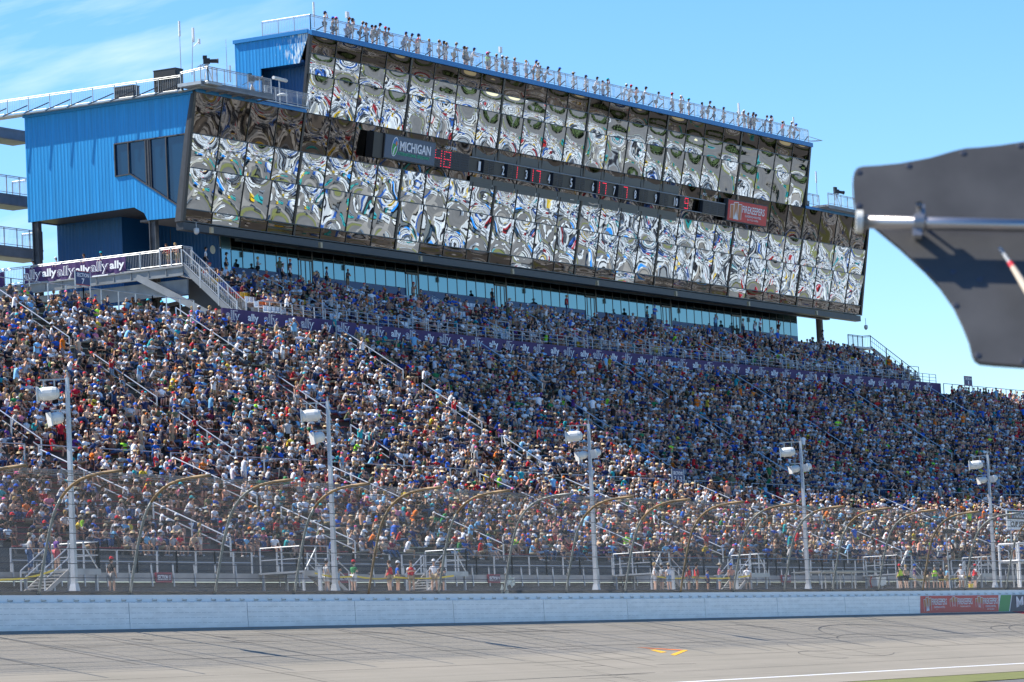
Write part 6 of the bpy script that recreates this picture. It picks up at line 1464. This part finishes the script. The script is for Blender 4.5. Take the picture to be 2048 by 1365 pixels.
# people standing behind the fence and in the aisles, from the photograph
def look(name, L_): return [z for z in L_ if z[0] == name][0]
RAW = lambda n, c: (n, c, 1)
rgt = lambda s, deg: face_yaw(s, deg, 0)
CON = [ # x pixel, Y, pose, shirt, pants, hat, yaw degrees to the right, label, vest
 (222, 2.4, 'standing upright', 'black', 'grey shorts', 'red cap', 80, 'man in black shirt and red cap standing alone on the concourse at the left', None),
 (652, 2.6, 'standing upright', 'light grey', 'white shorts', 'grey cap', 60, 'person in light grey shirt and grey cap at the left end of the yellow tape', None),
 (672, 2.0, 'standing with arms folded', 'black', 'pale denim shorts', 'red cap', 90, 'person in black and white shirt and red cap by the yellow tape', None),
 (706, 2.2, 'standing with arms folded', 'green', 'white shorts', 'red cap', 75, 'man in green shirt and red cap behind the yellow tape', None),
 (779, 2.0, 'standing upright', 'charcoal', 'khaki shorts', 'brown hair', 170, 'official in red and yellow vest with back turned, left of the blue-shirted person', (.60, .02, .03)),
 (794, 2.8, 'standing upright', 'royal blue', 'khaki shorts', 'white cap', 40, 'person in royal blue shirt and white cap between the two vested officials', None),
 (822, 2.0, 'standing with arms folded', 'white', 'khaki shorts', 'brown hair', -60, 'official in red and yellow vest facing left, right of the blue-shirted person', (.60, .02, .03)),
 (868, 2.1, 'standing upright', 'white', 'khaki shorts', 'white cap', -70, 'man in white shirt and cap at the stair left of the third pole', None),
 (882, 2.8, 'standing with arms folded', 'charcoal', 'grey shorts', 'brown hair', -40, 'person in charcoal shirt beside the man in white at the stair', None),
 (1308, 2.0, 'standing upright', 'white', 'white shorts', 'blond hair', 30, 'blond woman in white top on the concourse right of the third pole', None),
 (1322, 2.9, 'standing with arms folded', 'light grey', 'grey shorts', 'grey cap', 60, 'person in grey shirt beside the blond woman', None),
 (1338, 2.0, 'standing upright', 'white', 'pale denim shorts', 'tan cap', 150, 'man in white shirt and denim shorts with back turned on the concourse', None),
 (1376, 2.0, 'standing upright', 'charcoal', 'grey shorts', 'black cap', 0, 'official in red and yellow vest facing the track, left of the middle pair', (.60, .02, .03)),
 (1392, 2.2, 'standing upright', 'charcoal', 'khaki shorts', 'black cap', 20, 'official in red and yellow vest facing the track, right of the middle pair', (.60, .02, .03)),
 (1414, 2.0, 'standing upright', 'royal blue', 'navy shorts', 'navy cap', 0, 'child in blue clothes and cap standing beside the thin white post', None),
 (1438, 2.4, 'standing with arms folded', 'pink', 'pale denim shorts', 'tan bucket hat', 20, 'woman in pale top and denim shorts behind the yellow tape', None),
 (1462, 2.2, 'standing upright', 'salmon', 'grey shorts', 'royal blue cap', -40, 'person in salmon shirt and blue cap at the fence post', None),
 (1494, 3.2, 'standing upright', 'white', 'grey shorts', 'white cap', 100, 'person in white tank top on the stair left of the fourth light pole', None),
 (1800, 2.2, 'standing upright', 'charcoal', 'black shorts', 'red cap', 160, 'official in yellow and red vest with back turned right of the cage', (.60, .75, .05)),
 (1812, 2.0, 'standing upright', 'tan', 'black shorts', 'blond hair', 150, 'woman with blond hair and black shorts right of the cage', None),
 (1828, 2.3, 'standing upright', 'purple', 'white shorts', 'royal blue cap', 20, 'person in purple shirt and blue cap right of the cage', None),
 (1853, 2.0, 'standing upright', 'black', 'khaki shorts', 'black hair', 90, 'man in black shirt at the dark fence post right of the cage', None),
 (1869, 2.1, 'standing with arms folded', 'charcoal', 'grey shorts', 'grey cap', -60, 'official in lime vest with folded arms right of the cage', (.45, .85, .05)),
 (1881, 2.8, 'standing upright', 'black', 'black shorts', 'black hair', 70, 'person in black beside the lime-vested official', None),
 (1893, 2.3, 'standing upright', 'sky blue', 'khaki shorts', 'tan cap', 40, 'person in sky blue shirt above the yellow bucket', None),
 (1922, 2.0, 'standing upright', 'white', 'white shorts', 'white cap', -80, 'person all in white next to the white bin at the right', None),
 (1938, 2.6, 'standing upright', 'tan', 'black shorts', 'brown hair', 30, 'person in tan shirt beside the red-vested official at the right', None),
 (1949, 2.0, 'standing with arms folded', 'white', 'grey shorts', 'red cap', 50, 'official in red vest and red cap near the printed wraps', (.60, .02, .03)),
 (60, 5.4, 'standing upright', 'light grey', 'blue jeans', 'tan cap', 50, 'man in light grey shirt and jeans standing on the front walkway at the far left', None),
 (95, 4.6, 'standing upright', 'royal blue', 'blue jeans', 'brown hair', 50, 'woman in royal blue tank top on the first stair platform', None),
 (114, 4.9, 'standing upright', 'purple', 'pink shorts', 'black cap', 60, 'person in purple patterned shirt and red shorts beside the woman in royal blue', None),
]
PANTS.append(('pink shorts', (.55, .12, .15), 0)); 
for (x, Y, pose, sh, pa, ha, deg, lab, vest) in CON:
    s, _ = at_Y(x, 1140, Y); z = .2 if Y < 4 else 1.43; child = 'child' in lab
    person(W(s, Y, z), rgt(s, deg), pose, look(sh, SHIRT), look(pa, PANTS), look(ha, HATS), R0.choice(SKINS[:5]), lab, None, .78 if child else R0.uniform(.98, 1.04), False, vest)
STD = [ # standing people inside the stand: x, y(head), tier helper, label
 (1050, 1000, 'white', 'blue jeans', 'tan cap', 'man in white shirt and jeans standing in the lower rows left of the third pole'), (1070, 1000, 'navy', 'khaki shorts', 'royal blue cap', 'man in navy shirt and khaki shorts standing beside the man in jeans'),
 (874, 822, 'white', 'black shorts', 'red cap', 'large man in white shirt and red cap standing mid-stand right of the second pole'), (716, 655, 'royal blue', 'khaki shorts', 'brown hair', 'man in royal blue jersey with white number 22 below the banner'),
 (970, 1010, 'charcoal', 'pale denim shorts', 'black hair', 'person in charcoal bending over left of the third pole'), (398, 1050, 'olive', 'white shorts', 'blond hair', 'woman in olive top and white shorts in the front row gap'),
 (738, 1060, 'orange', 'navy shorts', 'tan cap', 'man in orange shirt and navy shorts bending on the front rows'), (1110, 1055, 'salmon', 'pink shorts', 'tan cap', 'man in salmon shirt with back turned in the rows left of the third pole'),
 (245, 750, 'black', 'pale denim shorts', 'white cap', 'man in black shirt and pale jeans standing mid-stand at the left'), (390, 835, 'red', 'black shorts', 'brown hair', 'man in red jersey number 8 climbing the aisle at the left'), (350, 828, 'olive', 'pale denim shorts', 'grey cap', 'man in olive shirt standing beside the red jersey'),
 (102, 652, 'white', 'pale denim shorts', 'white cap', 'person in pale hoodie and jeans standing by the upper left handrail')]
def stand_pt(x, y):
    r = ray(x, y); prev = None
    for t in np.arange(90, 330, .1):
        P = CAM+r*float(t); s, Y = sy(P)
        if Y < 8.2: continue
        if Y < 21: i = int((Y-8.2)/LTR); z = low_row(i)[1]
        elif Y < 22.7: z = 8.4
        elif Y < 41.1: i = int((Y-22.7)/UTR); z = up_row(i)[1]
        else: continue
        if P.z < z+1.7: return W(s, Y, z), s
    return W(50, 10, 3), 50
for (x, y, sh, pa, ha, lab) in STD:
    P, s = stand_pt(x, y); deg = 170 if 'back turned' in lab or 'jersey' in lab else 40
    o = person(P, rgt(s, deg), 'standing and leaning on the rail' if 'bending' in lab else 'standing upright', look(sh, SHIRT), look(pa, PANTS), look(ha, HATS), R0.choice(SKINS[:5]), lab, None)
    if 'number 22' in lab or 'number 8' in lab:
        mb = MB(); put_text(mb, '22' if '22' in lab else '8', (0, -.165, 1.22), (1, 0, 0), U, 1, ext=.004, bold=.02, fit=(.24 if '22' in lab else .15, .24)); me = bpy.data.meshes.new('number'); me.from_pydata([tuple(v) for v in mb.v], [], mb.f); me.materials.append(WLET); c = bpy.data.objects.new('jersey_number', me); C.objects.link(c); c.parent = o
# rooftop spectators along the top railing
RX = [650, 699, 720, 733, 746, 754, 772, 806, 833, 893, 908, 929, 943, 975, 1030, 1053, 1067, 1076, 1090, 1120, 1172, 1190, 1206, 1216, 1248, 1258, 1287, 1345, 1363, 1378, 1405, 1416, 1448, 1477, 1489, 1530, 1543, 1566, 1580]
RC = ['white', 'black', 'charcoal', 'salmon', 'black', 'light grey', 'black', 'charcoal', 'maroon', 'black', 'sky blue', 'olive', 'white', 'lime', 'maroon', 'white', 'salmon', 'charcoal', 'light grey', 'navy', 'white', 'white', 'light grey', 'charcoal', 'white', 'light grey', 'white', 'white', 'white', 'white', 'royal blue', 'black', 'charcoal', 'black', 'salmon', 'navy', 'charcoal', 'red', 'black']
PLC = ['at the left corner', 'near the left corner', 'left of the first third', 'one third', 'left of the middle', 'in the middle', 'right of the middle', 'two thirds', 'towards the right end', 'at the right end']
for _k in range(32): RX.append(R0.uniform(660, 1590)); RC.append(pick(R0, SHIRT)[0])
for k_, x in enumerate(RX):
    v = -.75+R0.uniform(0, .9); u_, z_ = at_v(x, 60+(x-620)*.23, v); pose = R0.choice(['standing upright', 'standing with arms folded', 'standing and leaning on the rail', 'standing with binoculars raised', 'standing and leaning on the rail'])
    sh = look(RC[k_], SHIRT); pl = PLC[min(9, int((x-640)/95))]
    def mk(a, b, c): return 'rooftop spectator, %s shirt, %s, %s along the top rail' % (sh[0], c[0], pl)
    _, pa, ha, lab = uniq(mk, R0)
    person(B(u_, v, 9.62), math.atan2(BV.x, -BV.y)+R0.uniform(-.2, .7), pose, (sh[0], vary(sh[1], R0, .1)), pa, ha, R0.choice(SKINS[:5]), lab, 'spectators on the tower roof', R0.uniform(1.0, 1.1), R0.random() < .4)
# operators on the left roof, people on the left walkway and terrace landing
EXT = [(B(-.1, 1.3, 3.3), 'standing and leaning on the rail', 'black', 'black shorts', 'olive', 'camera crew member in black crouching over equipment on the left roof catwalk'),
 (B(at_v(500, 185, .4)[0]+.75, .7, 3.6), 'standing upright', 'royal blue', 'khaki shorts', 'brown hair', 'camera operator in blue behind the boxy camera on the left roof platform')]
for (P, pose, sh, pa, ha, lab) in EXT:
    person(P, math.atan2(BV.x, -BV.y)+.6, pose, look(sh, SHIRT), look(pa, PANTS), look(ha if ha != 'olive' else 'black cap', HATS), SKINS[0], lab, None)
for k_, (v, sh, ha, lab) in enumerate(((13.0, 'tan', 'grey cap', 'person with grey cap leaning on the walkway railing above the banner, leftmost'), (10.8, 'sky blue', 'white cap', 'person with white cap leaning on the walkway railing'), (8.2, 'royal blue', 'brown hair', 'person in blue leaning on the walkway railing, head down'), (6.6, 'green', 'teal cap', 'person with green cap leaning on the walkway railing'), (.6, 'red', 'brown hair', 'person in red on the landing behind the balusters'), (-.2, 'salmon', 'blond hair', 'person in pale pink on the landing behind the balusters'))):
    person(B(WU+.45, v, -10.2), math.atan2(BE.x, -BE.y)+PI if False else math.atan2(BE.x, -BE.y), 'standing and leaning on the rail', look(sh, SHIRT), PANTS[0], look(ha, HATS), R0.choice(SKINS[:5]), lab, None)
for k_, (x, vv, z, sh, pa, ha, lab) in enumerate(((411, 1.5, -9.9, 'white', 'black shorts', 'black hair', 'person in white shirt and black shorts standing on the terrace landing at the left'), (452, 2.6, -9.9, 'black', 'black shorts', 'black cap', 'person in black shirt and cap beside the pale blue panel'), (515, 2.6, -9.9, 'light grey', 'black shorts', 'blond hair', 'man in grey shirt with folded arms in front of the suite windows'), (1486, 2.4, -9.9, 'white', 'blue jeans', 'tan cap', 'man in white shirt and jeans by the right suite door'), (1294, 2.4, -9.9, 'green', 'blue jeans', 'black cap', 'man in green shirt standing in front of the suite windows'), (565, .2, -10.6, 'white', 'black shorts', 'white cap', 'man in white polo and white cap standing on the terrace'), (580, .2, -10.6, 'white', 'black shorts', 'navy cap', 'man in white shirt with navy cap beside the man in white polo'), (733, -3.6, -13.0, 'orange', 'grey shorts', 'brown hair', 'person in bright orange shirt standing in the terrace aisle'), (653, .6, -10.4, 'navy', 'black shorts', 'black hair', 'man in navy shirt leaning at a terrace handrail'), (1645, .6, -10.4, 'black', 'blue jeans', 'black cap', 'person in black cap standing at the right end of the terrace'))):
    u_, _z = at_v(x, 540, vv)
    u_, _z = at_v(x, pix(B(u_, vv, z+1.2))[1], vv)
    person(B(u_, vv, z), math.atan2(BV.x, -BV.y)+.5, 'standing with arms folded' if 'folded' in lab else 'standing upright', look(sh, SHIRT), look(pa, PANTS), look(ha, HATS), R0.choice(SKINS[:5]), lab, None)
print('PEOPLE', NPER[0], 'objects', len(bpy.data.objects))
